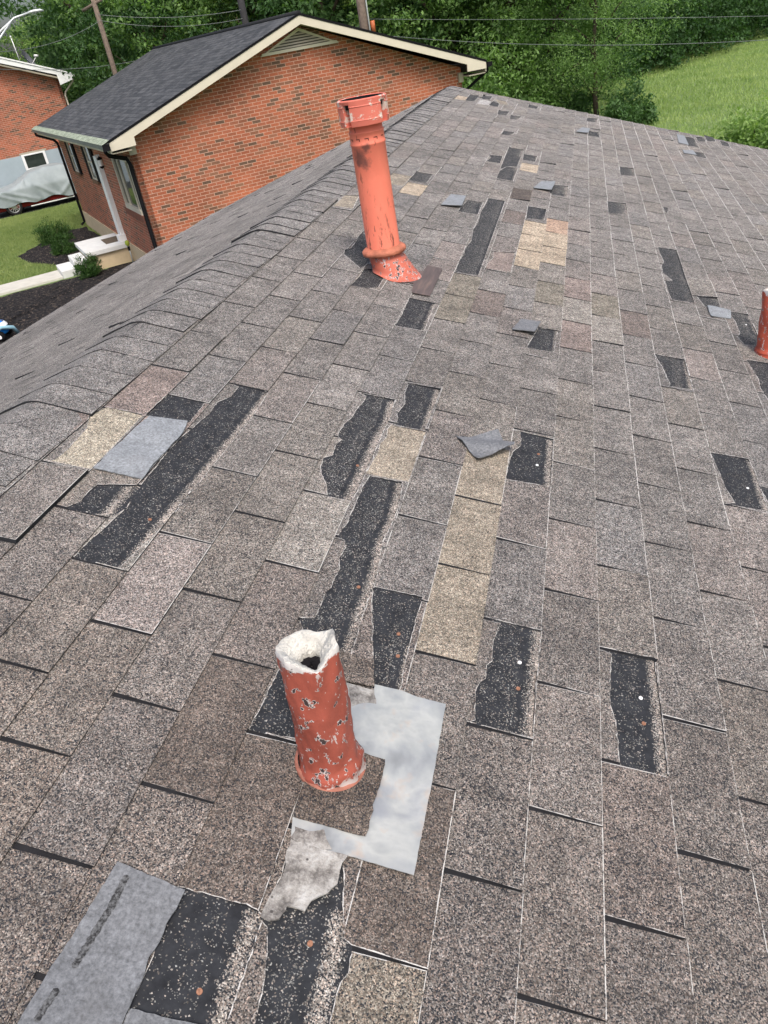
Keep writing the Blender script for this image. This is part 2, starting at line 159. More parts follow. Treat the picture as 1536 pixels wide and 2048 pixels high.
# ------------------------------------------------------------------ materials
def mat_granule():
    t = NT('shingle_granules')
    at = t.n('ShaderNodeAttribute', attribute_name='Col'); rim = t.n('ShaderNodeAttribute', attribute_name='rim')
    tint = at.outputs['Color']; dens = at.outputs['Alpha']
    v1 = t.vor(500); v2 = t.vor(250); 
    sep = t.n('ShaderNodeSeparateColor'); t.l(v1.outputs['Color'], sep.inputs[0])
    sep2 = t.n('ShaderNodeSeparateColor'); t.l(v2.outputs['Color'], sep2.inputs[0])
    br = t.ramp(sep.outputs[1], [(0, .40), (.3, .66), (.55, .98), (.78, 1.30), (.92, 1.7), (1, 2.25)])
    br2 = t.ramp(sep2.outputs[0], [(0, .80), (.5, 1.0), (1, 1.22)])
    g = t.mix(1.0, tint, br, 'MULTIPLY'); g = t.mix(1.0, g, br2, 'MULTIPLY')
    # single granules differ in hue
    hue = t.ramp(sep.outputs[2], [(0, (1.10, .95, .88)), (.35, (1.04, .99, .95)), (.6, (.97, 1, 1.02)), (1, (1.0, 1.0, .95))])
    g = t.mix(1.0, g, hue, 'MULTIPLY')
    # blotches and streaks of weathering
    n1 = t.noise(2.3, 4, .6); n2 = t.noise(14, 4, .65); n3 = t.noise(75, 3, .7)
    bl = t.ramp(n1, [(.3, .84), (.7, 1.16)]); bl2 = t.ramp(n2, [(.3, .82), (.7, 1.18)]); sy = t.n('ShaderNodeSeparateXYZ'); t.l(t.obj(), sy.inputs[0]); fy = t.ramp(t.math('MULTIPLY', sy.outputs[1], .25), [(.15, 0), (.9, 1)])
    bl3 = t.mix(fy, t.ramp(n3, [(.33, .88), (.67, 1.12)]), t.ramp(n3, [(.33, .66), (.67, 1.36)]))
    g = t.mix(1.0, g, bl, 'MULTIPLY'); g = t.mix(1.0, g, bl2, 'MULTIPLY'); g = t.mix(1.0, g, bl3, 'MULTIPLY')
    mp4 = t.n('ShaderNodeMapping'); mp4.inputs['Scale'].default_value = (.35, 1.5, 1); t.l(t.obj(), mp4.inputs['Vector'])
    g = t.mix(1.0, g, t.ramp(t.noise(5, 5, .65, mp4.outputs[0], .6), [(.3, .82), (.5, 1.02), (.7, 1.12)]), 'MULTIPLY')
    # density test
    dn = t.math('ADD', dens, t.math('MULTIPLY', t.math('SUBTRACT', n3, .5), .5))
    dn = t.math('ADD', dn, t.math('MULTIPLY', t.math('SUBTRACT', n2, .5), .25))
    has = t.math('GREATER_THAN', dn, sep.outputs[0])
    asph = t.ramp(t.noise(30, 5, .7), [(.3, (.012, .013, .016)), (.7, (.034, .037, .043))])
    c = t.mix(has, asph, g)
    # pale worn rim
    rn = t.math('MULTIPLY', rim.outputs['Fac'], t.math('ADD', 1.0, t.math('MULTIPLY', t.math('SUBTRACT', t.noise(45, 5, .75), .5), 4.5)))
    rn = t.ramp(rn, [(.30, 0), (.62, 1)])
    c = t.mix(rn, c, (.54, .53, .51))
    ht = t.math('MULTIPLY', has, t.math('SUBTRACT', 1.0, v1.outputs['Distance']))
    t.bump(ht, .5, .0016)
    t.b.inputs['Specular IOR Level'].default_value = .25
    return t.out(c, .82)
def mat_brick(name='red_brick', horiz=False):
    t = NT(name); uv = t.n('ShaderNodeUVMap').outputs['UV']
    def bt(c1, c2, mo, bias=0):
        x = t.n('ShaderNodeTexBrick'); x.offset = .5; x.offset_frequency = 2
        for k, v in (('Color1', (*c1, 1)), ('Color2', (*c2, 1)), ('Mortar', (*mo, 1))): x.inputs[k].default_value = v
        x.inputs['Scale'].default_value = 1; x.inputs['Mortar Size'].default_value = .0056; x.inputs['Mortar Smooth'].default_value = .15; x.inputs['Bias'].default_value = bias
        x.inputs['Brick Width'].default_value = .2032; x.inputs['Row Height'].default_value = .0677
        wob = t.n('ShaderNodeVectorMath', operation='ADD'); t.l(uv, wob.inputs[0])
        nz = t.n('ShaderNodeTexNoise'); nz.inputs['Scale'].default_value = 3; t.l(uv, nz.inputs['Vector'])
        sc = t.n('ShaderNodeVectorMath', operation='MULTIPLY_ADD'); t.l(nz.outputs['Color'], sc.inputs[0]); sc.inputs[1].default_value = (.006, .006, 0); sc.inputs[2].default_value = (-.003, -.003, 0)
        t.l(sc.outputs[0], wob.inputs[1]); t.l(wob.outputs[0], x.inputs['Vector']); return x
    b = bt((0, 0, 0), (1, 1, 1), (.5, .5, .5))
    col = t.ramp(b.outputs['Color'], [(0, (.115, .072, .05)), (.06, (.15, .085, .058)), (.12, (.21, .10, .062)), (.22, (.28, .098, .055)), (.4, (.35, .108, .057)), (.6, (.39, .118, .062)), (.88, (.35, .115, .066)), (1, (.22, .115, .072))])
    n = t.noise(1.0, 4, .6, uv); n2 = t.noise(40, 3, .7, uv)
    col = t.mix(1.0, col, t.ramp(n, [(.3, .74), (.7, 1.2)]), 'MULTIPLY'); col = t.mix(1.0, col, t.ramp(n2, [(.3, .78), (.7, 1.2)]), 'MULTIPLY')
    mo = t.ramp(t.noise(6, 3, .6, uv), [(.3, (.43, .27, .20)), (.7, (.56, .37, .29))])
    c = t.mix(b.outputs['Fac'], col, mo)
    t.bump(t.math('SUBTRACT', 1.0, b.outputs['Fac']), .5, .008)
    return t.out(c, .85)
def mat_paint_pipe(name, base, chips=.5, top_white=None, dark=.5):
    t = NT(name); o = t.obj()
    n = t.noise(9, 6, .65); n2 = t.noise(38, 5, .7); n3 = t.noise(24, 3, .6, dist=.6)
    sx = t.n('ShaderNodeMapping'); sx.inputs['Scale'].default_value = (1, 1, .35); t.l(o, sx.inputs['Vector'])
    mv = t.n('ShaderNodeMapping'); mv.inputs['Location'].default_value = (3, 5, 2); mv.inputs['Scale'].default_value = (1, 1, .8); t.l(o, mv.inputs['Vector'])
    c = t.ramp(n, [(.3, tuple(x * .72 for x in base)), (.5, base), (.7, tuple(min(1, x * 1.18) for x in base))])
    c = t.mix(t.ramp(t.noise(46, 4, .7, sx.outputs[0]), [(.625 + .1 * (.5 - chips), 0), (.65 + .1 * (.5 - chips), 1)]), c, (.47, .40, .39))
    c = t.mix(t.ramp(t.noise(66, 3, .62, mv.outputs[0]), [(.595 + .05 * (.5 - dark), 0), (.61 + .05 * (.5 - dark), 1)]), c, (.50, .46, .45))
    c = t.mix(t.ramp(t.noise(66, 3, .62, mv.outputs[0]), [(.625 + .05 * (.5 - dark), 0), (.635 + .05 * (.5 - dark), 1)]), c, (.05, .035, .035))
    if top_white:
        z = t.n('ShaderNodeSeparateXYZ'); t.l(o, z.inputs[0])
        for (z0, z1, colr, amt) in top_white:
            lo, hi = min(z0, z1), max(z0, z1)
            mr = t.n('ShaderNodeMapRange'); mr.inputs[1].default_value = z0; mr.inputs[2].default_value = z1; t.l(z.outputs[2], mr.inputs[0])
            f = t.math('ADD', mr.outputs[0], t.math('MULTIPLY', t.math('SUBTRACT', t.noise(34, 5, .7), .5), amt))
            c = t.mix(t.ramp(f, [(.48, 0), (.56, 1)]), c, colr)
    t.bump(t.math('ADD', n2, t.math('MULTIPLY', n3, .7)), .35, .004)
    return t.out(c, .55)
def mat_leaf(name, lo, hi):
    t = NT(name); at = t.n('ShaderNodeAttribute', attribute_name='Col')
    c = t.mix(at.outputs['Fac'], lo, hi)
    t.out(c, .5); t.b.inputs['Specular IOR Level'].default_value = .25
    tr = t.n('ShaderNodeBsdfTranslucent'); t.l(t.mix(1.0, c, (1.3, 1.5, .6), 'MULTIPLY'), tr.inputs[0])
    mx = t.n('ShaderNodeMixShader'); mx.inputs[0].default_value = .35
    out = t.t.nodes['Material Output']; t.l(t.b.outputs[0], mx.inputs[1]); t.l(tr.outputs[0], mx.inputs[2]); t.l(mx.outputs[0], out.inputs['Surface'])
    return t.mat
M = {}
M['gran'] = mat_granule(); M['brick'] = mat_brick()
M['black'] = simple('black_aluminium', (.010, .010, .012), .75, .2); M['black'].node_tree.nodes['Principled BSDF'].inputs['Specular IOR Level'].default_value = .08
M['beige'] = simple('beige_trim', (.58, .535, .44), .55, .06, 3)
M['soffit'] = simple('soffit_boards', (.36, .33, .26), .7, .08, 3)
M['white'] = simple('white_paint', (.78, .80, .80), .45, .05, 4)
M['found'] = simple('foundation_render', (.58, .47, .31), .85, .10, 5, bump=.2)
M['glass'] = simple('window_glass', (.03, .04, .035), .06, .2); 
M['curtain'] = simple('pale_curtain', (.42, .40, .33), .8, .2, 8)
M['silb'] = simple('brick_sill', (.20, .075, .05), .8, .25, 12)
M['silt'] = simple('stone_sill', (.17, .10, .06), .8, .2, 12)
M['concrete'] = simple('concrete', (.50, .49, .44), .85, .10, 5, bump=.25)
M['concrete_w'] = simple('porch_concrete', (.62, .63, .62), .7, .08, 4)
M['grey_wall'] = simple('grey_blue_paint', (.33, .40, .44), .7, .07, 2)
M['asphalt'] = simple('driveway_asphalt', (.035, .036, .04), .9, .3, 30, bump=.4)
M['bark'] = simple('tree_bark', (.055, .042, .03), .9, .35, 18, bump=.5)
M['pole'] = simple('weathered_pole', (.16, .125, .10), .9, .3, 14, bump=.3)
M['pole_dark'] = simple('dark_pole', (.03, .03, .032), .8, .3, 14)
M['wire'] = simple('cable', (.16, .18, .175), .7, .1)
M['galv'] = simple('galvanised_steel', (.62, .66, .66), .4, .08, 9, .5)
M['rustnail'] = simple('rusty_nail', (.27, .135, .085), .8, .4, 300)
M['shinynail'] = simple('zinc_nail', (.8, .8, .8), .35, .1, 100)
M['dishgrey'] = simple('dish_grey', (.13, .14, .16), .5, .1)
def mat_newroof():
    t = NT('dark_architectural_shingles'); uv = t.n('ShaderNodeUVMap').outputs['UV']
    b = t.n('ShaderNodeTexBrick'); b.offset = .37; b.offset_frequency = 2; b.inputs['Scale'].default_value = 1
    b.inputs['Color1'].default_value = (.038, .040, .043, 1); b.inputs['Color2'].default_value = (.082, .084, .088, 1); b.inputs['Mortar'].default_value = (.014, .015, .018, 1)
    b.inputs['Mortar Size'].default_value = .008; b.inputs['Mortar Smooth'].default_value = .5; b.inputs['Brick Width'].default_value = .31; b.inputs['Row Height'].default_value = .142; t.l(uv, b.inputs['Vector'])
    c = t.mix(1.0, b.outputs['Color'], t.ramp(t.noise(9, 5, .75, uv), [(.3, .72), (.7, 1.35)]), 'MULTIPLY')
    c = t.mix(1.0, c, t.ramp(t.noise(.9, 3, .6, uv), [(.3, .85), (.7, 1.15)]), 'MULTIPLY')
    t.bump(t.math('SUBTRACT', 1.0, b.outputs['Fac']), .6, .01)
    return t.out(c, .75)
M['newroof'] = mat_newroof()
def mat_grass(name, a, b_, c_):
    t = NT(name); n = t.noise(.22, 6, .75); n2 = t.noise(6, 5, .75); n3 = t.noise(60, 3, .8)
    c = t.ramp(n, [(.3, a), (.55, b_), (.75, c_)]); c = t.mix(1.0, c, t.ramp(n2, [(.25, .65), (.75, 1.35)]), 'MULTIPLY'); c = t.mix(1.0, c, t.ramp(n3, [(.25, .6), (.75, 1.4)]), 'MULTIPLY')
    t.bump(n3, .8, .05); return t.out(c, .9)
M['grass'] = mat_grass('lawn_soil', (.14, .215, .075), (.19, .27, .10), (.27, .31, .15))
def mat_mulch():
    t = NT('black_mulch'); v = t.vor(26); sep = t.n('ShaderNodeSeparateColor'); t.l(v.outputs['Color'], sep.inputs[0])
    c = t.ramp(sep.outputs[0], [(0, (.003, .003, .004)), (.55, (.014, .013, .014)), (.86, (.036, .031, .030)), (1, (.13, .10, .08))])
    t.bump(t.math('ADD', v.outputs['Distance'], t.noise(30, 4, .7)), 1, .04); return t.out(c, .95)
M['mulch'] = mat_mulch()

# ------------------------------------------------------------------ our house and its worn shingle roof
ALPHA = 0.310581; CA, SA = math.cos(ALPHA), math.sin(ALPHA)
FOLD = -1.47; U0, U1 = -1.6, 9.5; VMAX = 3.6; LSL = 3.5           # ridge position, roof ends, right eave, left slope length
EXP = 0.12892; HT = 0.1524
house = empty('brick_house', (FOLD * CA, 3.5, 0))
tag(house, 'house seen from above, with an old grey-brown shingle roof missing many tabs, in the foreground', 'house')
def plane_obj(name, parent, left=False):
    """empty transform for geometry given as (v, u, h) on a roof slope"""
    if not left: mw = Matrix.Translation((0, 0, UP)) @ Matrix.Rotation(ALPHA, 4, 'Y')
    else:
        # local x = distance down the left slope from the ridge, measured positive; mirrored in the ridge plane
        mw = Matrix.Translation((FOLD * CA, 0, UP - FOLD * SA)) @ Matrix.Diagonal((-1, 1, 1, 1)) @ Matrix.Rotation(ALPHA, 4, 'Y')
    return mw
PR = plane_obj('r', None); PL = plane_obj('l', None, True)
def place(o, mw, parent=None):
    if parent:
        o.parent = parent; o.matrix_parent_inverse = Matrix.Identity(4)
        pm = parent_world(parent); o.matrix_local = pm.inverted() @ mw
    else: o.matrix_world = mw
WORLD = {}
def parent_world(p):
    m = p.matrix_basis.copy()
    return (parent_world(p.parent) @ m) if p.parent else m

class GM:
    """granule-covered mesh: verts carry tint+density and rim"""
    def __init__(s): s.v = []; s.f = []; s.c = []; s.r = []
    def quad(s, vs, col, rim=(0, 0, 0, 0)):
        k = len(s.v); s.v += vs; s.f.append(tuple(range(k, k + len(vs)))); s.c += [col] * len(vs); s.r += list(rim)[:len(vs)]
    def mesh(s, vs, fs, cols, rims):
        k = len(s.v); s.v += vs; s.f += [tuple(i + k for i in f) for f in fs]; s.c += cols; s.r += rims
    def build(s, name, parent, mw, mat=None):
        me = bpy.data.meshes.new(name); me.from_pydata(s.v, [], s.f); me.materials.append(mat or M['gran'])
        a = me.color_attributes.new('Col', 'FLOAT_COLOR', 'POINT'); a.data.foreach_set('color', np.array(s.c, dtype=np.float32).ravel())
        b = me.attributes.new('rim', 'FLOAT', 'POINT'); b.data.foreach_set('value', np.array(s.r, dtype=np.float32))
        me.update(); o = bpy.data.objects.new(name, me); COL.objects.link(o); place(o, mw, parent); return o
BLACK = (.02, .02, .022, .04)
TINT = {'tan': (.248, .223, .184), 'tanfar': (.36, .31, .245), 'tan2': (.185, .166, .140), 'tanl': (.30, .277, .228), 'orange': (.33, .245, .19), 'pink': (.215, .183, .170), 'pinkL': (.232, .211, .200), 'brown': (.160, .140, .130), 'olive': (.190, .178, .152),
        'dark': (.118, .102, .091), 'light': (.238, .227, .210), 'grey': (.36, .36, .36)}
def sag(u, v):   # gentle waviness of an old deck
    return .004 * math.sin(u * 2.1 + v * 1.3) + .003 * math.sin(v * 4.2 - u * .9)
def pip(p, poly):
    x, y = p; c = False; n = len(poly)
    for i in range(n):
        x1, y1 = poly[i]; x2, y2 = poly[(i + 1) % n]
        if (y1 > y) != (y2 > y) and x < (x2 - x1) * (y - y1) / (y2 - y1) + x1: c = not c
    return c
def rough_poly(poly, step=.009, amp=.0013):
    out = []
    for i, p in enumerate(poly):
        q = poly[(i + 1) % len(poly)]; d = math.hypot(q[0] - p[0], q[1] - p[1]); n = max(1, int(d / step)) if p[0] < 4 else 1
        for k in range(n):
            t = k / n; a = 0 if k == 0 else amp
            out.append((p[0] + (q[0] - p[0]) * t + random.uniform(-a, a), p[1] + (q[1] - p[1]) * t + random.uniform(-a, a)))
    return out
HOLES = []
for poly, strip, wd in DATA['dark']: HOLES.append(('dark', rough_poly(poly), strip, wd))
for k, poly in DATA['fresh']: HOLES.append((k, rough_poly(poly), None, 0))
HB = [(min(p[0] for p in h[1]), max(p[0] for p in h[1]), min(p[1] for p in h[1]), max(p[1] for p in h[1])) for h in HOLES]
TABC = DATA['tabs']
FB = [(min(p[0] for p in f), max(p[0] for p in f), min(p[1] for p in f), max(p[1] for p in f)) for f in DATA['flaps'].values()] + [(2.5, 3.1, -1.1, -.5), (.1, .5, -.5, -.2)]
def tab_colour(u, v, corners):
    for k, p in TABC:
        if pip(p, corners): return (*TINT[k], .95 if k in ('tan', 'orange', 'tanfar') else .85)
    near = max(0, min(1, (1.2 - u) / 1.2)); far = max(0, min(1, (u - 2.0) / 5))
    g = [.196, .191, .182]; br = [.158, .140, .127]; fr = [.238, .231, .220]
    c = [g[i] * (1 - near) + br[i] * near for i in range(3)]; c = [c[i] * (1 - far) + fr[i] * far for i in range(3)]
    r = random.random()
    if r < .12: c = [c[0] * 1.05, c[1] * .975, c[2] * .95]
    elif r < .24: c = [c[0] * .93, c[1] * .92, c[2] * .91]
    elif r < .40: c = [c[0] * 1.03, c[1] * 1.0, c[2] * .94]
    elif r < .5: c = [c[0] * .95, c[1] * .98, c[2] * 1.02]
    gm_ = sum(c) / 3; base_ = [gm_ * (1.05 + .05 * near), gm_ * (.995 - .005 * near), gm_ * (.955 - .045 * near)]; c = [c[i] * .5 + base_[i] * .5 for i in range(3)]
    k = random.uniform(.945, 1.055)
    # algae-darkened patch low on the right
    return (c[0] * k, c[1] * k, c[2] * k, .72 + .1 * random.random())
def ribbon(gm, p, q, h, inward, wd, col, s):
    # p,q 2D (u,v) on outer edge; inward unit vec
    a = (p[0] + inward[0] * wd, p[1] + inward[1] * wd); b = (q[0] + inward[0] * wd, q[1] + inward[1] * wd)
    gm.quad([(p[1], p[0], h(p)), (q[1], q[0], h(q)), (b[1], b[0], h(b) + .0003), (a[1], a[0], h(a) + .0003)], col, (s, s, s * .25, s * .25))
def build_tabs(gm, v0, v1, right=True):
    j0 = math.floor(v0 / EXP); j1 = math.ceil(v1 / EXP)
    for j in range(j0, j1):
        wob = random.uniform(-.0015, .0015); ph = random.uniform(0, 6)
        i0 = math.floor(U0 / (2 * HT)) - 1; i1 = math.ceil(U1 / (2 * HT)) + 1
        jw = random.uniform(-.004, .004)
        cuts = {}
        for i in range(i0, i1 + 1): cuts[i] = ((2 * i + (j % 2)) * HT + jw + random.uniform(-.002, .002), random.uniform(-.0022, .0022))
        for i in range(i0, i1):
            (ua, sa), (ub, sb) = cuts[i], cuts[i + 1]
            if ub < U0 or ua > U1: continue
            g0 = random.uniform(.0042, .0056) * (1.0 if ub < 3 else 1.25); g1 = random.uniform(.0008, .0032)
            va = j * EXP - .002; vb = (j + 1) * EXP + wob + random.uniform(-.0012, .0012)
            if va < v0 - .03: continue
            ua0, ua1 = ua + g0 + sa, ua + g1 + sa; ub0, ub1 = ub - g0 + sb, ub - g1 + sb
            U = lambda x: min(max(x, U0), U1)
            corners = [(U(ua0), va), (U(ub0), va), (U(ub1), vb), (U(ua1), vb)]
            if corners[1][0] - corners[0][0] < .01: continue
            tA = random.uniform(-.0006, .0012); tB = random.uniform(-.0006, .0012)
            lift = random.uniform(0, .0014) + (random.uniform(.003, .008) if random.random() < .06 and not any(f_[0] < ub and f_[1] > ua and f_[2] < vb and f_[3] > va for f_ in FB) else 0)
            def h(p, ua=ua, ub=ub, va=va, vb=vb, tA=tA, tB=tB, lift=lift):
                s = (p[1] - va) / (vb - va); t = (p[0] - ua) / (ub - ua)
                return .0016 + (.0028 + lift + tA * (1 - t) + tB * t) * max(0, s)
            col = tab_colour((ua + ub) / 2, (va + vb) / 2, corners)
            if not right:
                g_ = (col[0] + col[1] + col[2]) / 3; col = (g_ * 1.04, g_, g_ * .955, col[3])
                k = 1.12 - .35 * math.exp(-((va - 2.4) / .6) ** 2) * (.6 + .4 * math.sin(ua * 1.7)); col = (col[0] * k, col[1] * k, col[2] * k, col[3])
            bb = (min(c[0] for c in corners), max(c[0] for c in corners), va, vb)
            hs = [HOLES[n] for n in range(len(HOLES)) if right and HB[n][0] < bb[1] and HB[n][1] > bb[0] and HB[n][2] < bb[3] and HB[n][3] > bb[2]]
            um = (ua + ub) / 2
            ws = 1.0 if va > .02 else max(.22, 1 + (va - .02) * 1.9)
            if not right: ws = .15
            rw = random.uniform(.0018, .0030) * (1 + max(0, um - 1) * .30)
            if not hs:
                cs = corners
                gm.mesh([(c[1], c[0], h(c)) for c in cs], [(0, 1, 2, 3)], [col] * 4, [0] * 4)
                # skirts
                for a, b in ((0, 1), (1, 2), (2, 3), (3, 0)):
                    if a == 0: continue
                    A, B = cs[a], cs[b]
                    gm.quad([(A[1], A[0], h(A)), (A[1], A[0], 0), (B[1], B[0], 0), (B[1], B[0], h(B))], (.02, .02, .022, .03) if (a, b) != (2, 3) and (a, b) != (1, 2) or right else (col[0] * .5, col[1] * .5, col[2] * .5, .6), (.0,) * 4)
                    if (a, b) == (2, 3) and va < .1: gm.c[-4:] = [(col[0] * .85, col[1] * .85, col[2] * .85, .75)] * 4
                if um < 7 or ws > .3:
                    s = ws * random.uniform(.50, .92)
                    ribbon(gm, cs[3], cs[2], lambda p: h(p) + .0004, (0, -1), rw, col, s)
                    if um < 4.5 and right:
                        ribbon(gm, cs[1], cs[2], lambda p: h(p) + .0004, (-1, 0), rw * .5, col, .55 * random.uniform(.2, 1))
                        ribbon(gm, cs[0], cs[3], lambda p: h(p) + .0004, (1, 0), rw * .5, col, .5 * random.uniform(.1, 1))
            else:
                vs = [Vector((c[0], c[1])) for c in corners]; fs = [[0, 1, 2, 3]]
                for hh in hs:
                    k = len(vs); vs += [Vector(p) for p in hh[1]]; fs.append(list(range(k, len(vs))))
                ov, oe, of, _, _, off = delaunay_2d_cdt(vs, [], fs, 1, 1e-6, True)
                keep = [f for f, ids in zip(of, off) if 0 in ids and len(ids) == 1]
                if not keep: continue
                used = sorted({i_ for f in keep for i_ in f}); mp = {a: n for n, a in enumerate(used)}
                gm.mesh([(ov[a].y, ov[a].x, h((ov[a].x, ov[a].y))) for a in used], [tuple(mp[a] for a in f) for f in keep], [col] * len(used), [0] * len(used))
                cnt = {}
                for f in keep:
                    for a, b in zip(f, f[1:] + f[:1]): cnt[(a, b)] = 1
                for (a, b) in cnt:
                    if (b, a) in cnt: continue
                    A = (ov[a].x, ov[a].y); B = (ov[b].x, ov[b].y)
                    if abs(A[1] - va) < 1e-4 and abs(B[1] - va) < 1e-4: continue
                    gm.quad([(A[1], A[0], h(A)), (A[1], A[0], 0), (B[1], B[0], 0), (B[1], B[0], h(B))], (.03, .03, .032, .1), (.0,) * 4)
                    L = math.hypot(B[0] - A[0], B[1] - A[1]) or 1; nx, ny = -(B[1] - A[1]) / L, (B[0] - A[0]) / L
                    ribbon(gm, A, B, lambda p: h(p) + .0004, (nx, ny), rw * .9, col, .9 * random.uniform(.5, 1))
deck = MB()
ROOFP = empty('roof', (0, 0, 0), 0, house)
def slab(name, mw, x0, x1, mat, parent):
    m = MB(); m.box(x0, U0, -.045, x1, U1, 0); o = m.build(name, mat); place(o, mw, parent); return o
M['asph'] = simple('bare_asphalt_felt', (.012, .012, .014), .8, .4, 30)
slab('roof_deck', PR, FOLD + .003, VMAX, M['asph'], ROOFP); slab('roof_deck', PL, .003, LSL, M['asph'], ROOFP)
gm = GM(); build_tabs(gm, FOLD + .05, VMAX); o = gm.build('shingle_slope', ROOFP, PR)
tag(o, 'right slope of three-tab shingles with torn and missing tabs')
gm = GM(); build_tabs(gm, .05, LSL, False); o = gm.build('shingle_slope', ROOFP, PL)
tag(o, 'left slope seen at a grazing angle, streaked with dark algae')
# bare patches where tabs are gone
def seg_dist(p, line):
    best = 9
    for a, b in zip(line, line[1:]):
        dx, dy = b[0] - a[0], b[1] - a[1]; L = dx * dx + dy * dy
        t = max(0, min(1, ((p[0] - a[0]) * dx + (p[1] - a[1]) * dy) / L)); best = min(best, math.hypot(p[0] - a[0] - t * dx, p[1] - a[1] - t * dy))
    return best
for n, (kind, poly, strip, wd) in enumerate(HOLES):
    x0, x1, y0, y1 = HB[n]; gm = GM()
    st = .006 if x0 < 2 else .012 if x0 < 4 else .03
    vs = [Vector(p) for p in poly]; fs = [list(range(len(poly)))]; poly_n = len(poly)
    gx = np.arange(x0, x1, st * 1.6); gy = np.arange(y0, y1, st)
    for a in gx:
        for b in gy:
            q = (a + random.uniform(-.2, .2) * st, b + random.uniform(-.2, .2) * st)
            if pip(q, poly): vs.append(Vector(q))
    ov, oe, of, _, _, off = delaunay_2d_cdt(vs, [], fs, 1, 1e-6, True)
    cols = []; vv = []
    dens0 = random.uniform(.06, .14) + min(.13, max(0, (x0 - 1.6) * .08))
    for p in ov:
        hgt = .0006 + n * 1e-6
        if kind == 'dark':
            f = 0; shade = 1
            if strip:
                dd = seg_dist(p, strip)
                f = max(0, 1 - dd / wd) ** .8 if dd < wd else 0
                if wd * 1.0 < dd < wd * 1.7: shade = .25           # sealant line
                elif dd >= wd * 1.7: shade = 1 + .9 * max(0, 1 - (dd - wd * 1.7) / (.05))
            d_ = dens0 * shade * (1 - f) + f * 1.0
            c = (.17 + .11 * f, .168 + .09 * f, .160 + .075 * f, min(1, d_ * (1 - .15 * f)))
        else:
            c = (*TINT[kind], .97); hgt = .0012
        cols.append(c); vv.append((p.y, p.x, hgt))
    of = [f for f in of if pip(tuple(sum((ov[a] for a in f), Vector((0, 0))) / 3), poly)]
    gm.mesh(vv, [tuple(f) for f in of], cols, [0] * len(vv))
    o = gm.build('bare_patch' if kind == 'dark' else 'unweathered_patch', ROOFP, PR)
# ridge caps
gm = GM(); rows = []
u = U0; k = 0
while u < U1:
    L = .30; e = random.uniform(.115, .135); hi = random.uniform(.0070, .0100) + (.004 if random.random() < .1 else 0); lo = .0055; ww = random.uniform(.172, .184)
    c = tab_colour(max(u, 1.5), -1.4, [(99, 99)] * 4); g_ = (c[0] + c[1] + c[2]) / 3 * 1.04; c = (g_ * 1.0, g_ * .98, g_ * .96, .8); sk = random.uniform(-.008, .008)
    prof = []   # across: (side, distance)
    sect = [(-1, .155), (-1, .10), (-1, .05), (-1, .02), (0, 0), (1, .02), (1, .06), (1, .12), (1, ww)]
    def P3(s_, d_, uu, hh):
        # world-independent: expressed in the right-slope frame (v,u,h)
        if s_ >= 0: p = Vector((FOLD + d_, uu, hh - (.006 if d_ < .01 else (.002 if d_ < .03 else 0))))
        else:
            # point on the left slope brought into right-slope frame
            a2 = 2 * ALPHA; x = -d_ * math.cos(a2) + hh * -math.sin(a2); z = -d_ * math.sin(a2) + hh * math.cos(a2)
            p = Vector((FOLD + x, uu, z - (.002 if d_ < .03 else 0)))
        return tuple(p)
    near = [P3(s_, d_, u + sk * d_ / .18, hi + random.uniform(-.0012, .0015)) for s_, d_ in sect]
    far = [P3(s_, d_, min(u + L, U1 + .02), lo - .004) for s_, d_ in sect]
    low = [P3(s_, d_, u + sk * d_ / .18 + .0005, hi - .0075) for s_, d_ in sect]
    ns = len(sect)
    gm.mesh(near + far, [(i, i + 1, ns + i + 1, ns + i) for i in range(ns - 1)], [c] * (2 * ns), [.0] * (2 * ns))
    gm.mesh(near + low, [(i, ns + i, ns + i + 1, i + 1) for i in range(ns - 1)], [(.03, .03, .03, .2)] * (2 * ns), [0] * (2 * ns))
    # side skirts
    for a in (0, ns - 1):
        A, B = Vector(near[a]), Vector(far[a]); dz = Vector((0, 0, -.012))
        gm.quad([tuple(A), tuple(B), tuple(B + dz), tuple(A + dz)], (.03, .03, .03, .2), (0.1,) * 4)
    u += e; k += 1
gm.build('ridge_cap', ROOFP, PR)
# rake boards, fascia, walls of our own house
for mw, x1 in ((PR, VMAX), (PL, LSL)):
    for uu in (U0 - .022, U1 + .002):
        m = MB(); m.box(FOLD if mw is PR else 0, uu, -.19, x1, uu + .02, -.012); 
        o = m.build('rake_board', M['white']); place(o, mw, ROOFP)

# ------------------------------------------------------------------ walls with metric brick UVs
def wall(name, poly, p0, ang, parent, mat, thick=.1, z_uv=0):
    """vertical wall: poly of (s,z); starts at p0 (x,y), runs along direction ang; thickness to the left of the direction"""
    me = bpy.data.meshes.new(name); dx, dy = math.cos(ang), math.sin(ang); nx, ny = -dy, dx
    n = len(poly)
    v = [(p0[0] + s * dx, p0[1] + s * dy, z) for s, z in poly] + [(p0[0] + s * dx + nx * thick, p0[1] + s * dy + ny * thick, z) for s, z in poly]
    f = [tuple(range(n)), tuple(range(n, 2 * n))[::-1]] + [(i, n + i, n + (i + 1) % n, (i + 1) % n) for i in range(n)]
    me.from_pydata(v, [], f); me.materials.append(mat); uvl = me.uv_layers.new(name='UVMap'); st = [p[0] for p in poly] * 2; zz = [p[1] for p in poly] * 2
    for pl in me.polygons:
        for li in pl.loop_indices:
            vi = me.loops[li].vertex_index
            uvl.data[li].uv = (st[vi] + (thick if (vi >= n and pl.index > 1) else 0), zz[vi])
    me.update(); o = bpy.data.objects.new(name, me); COL.objects.link(o); o.parent = parent; return o
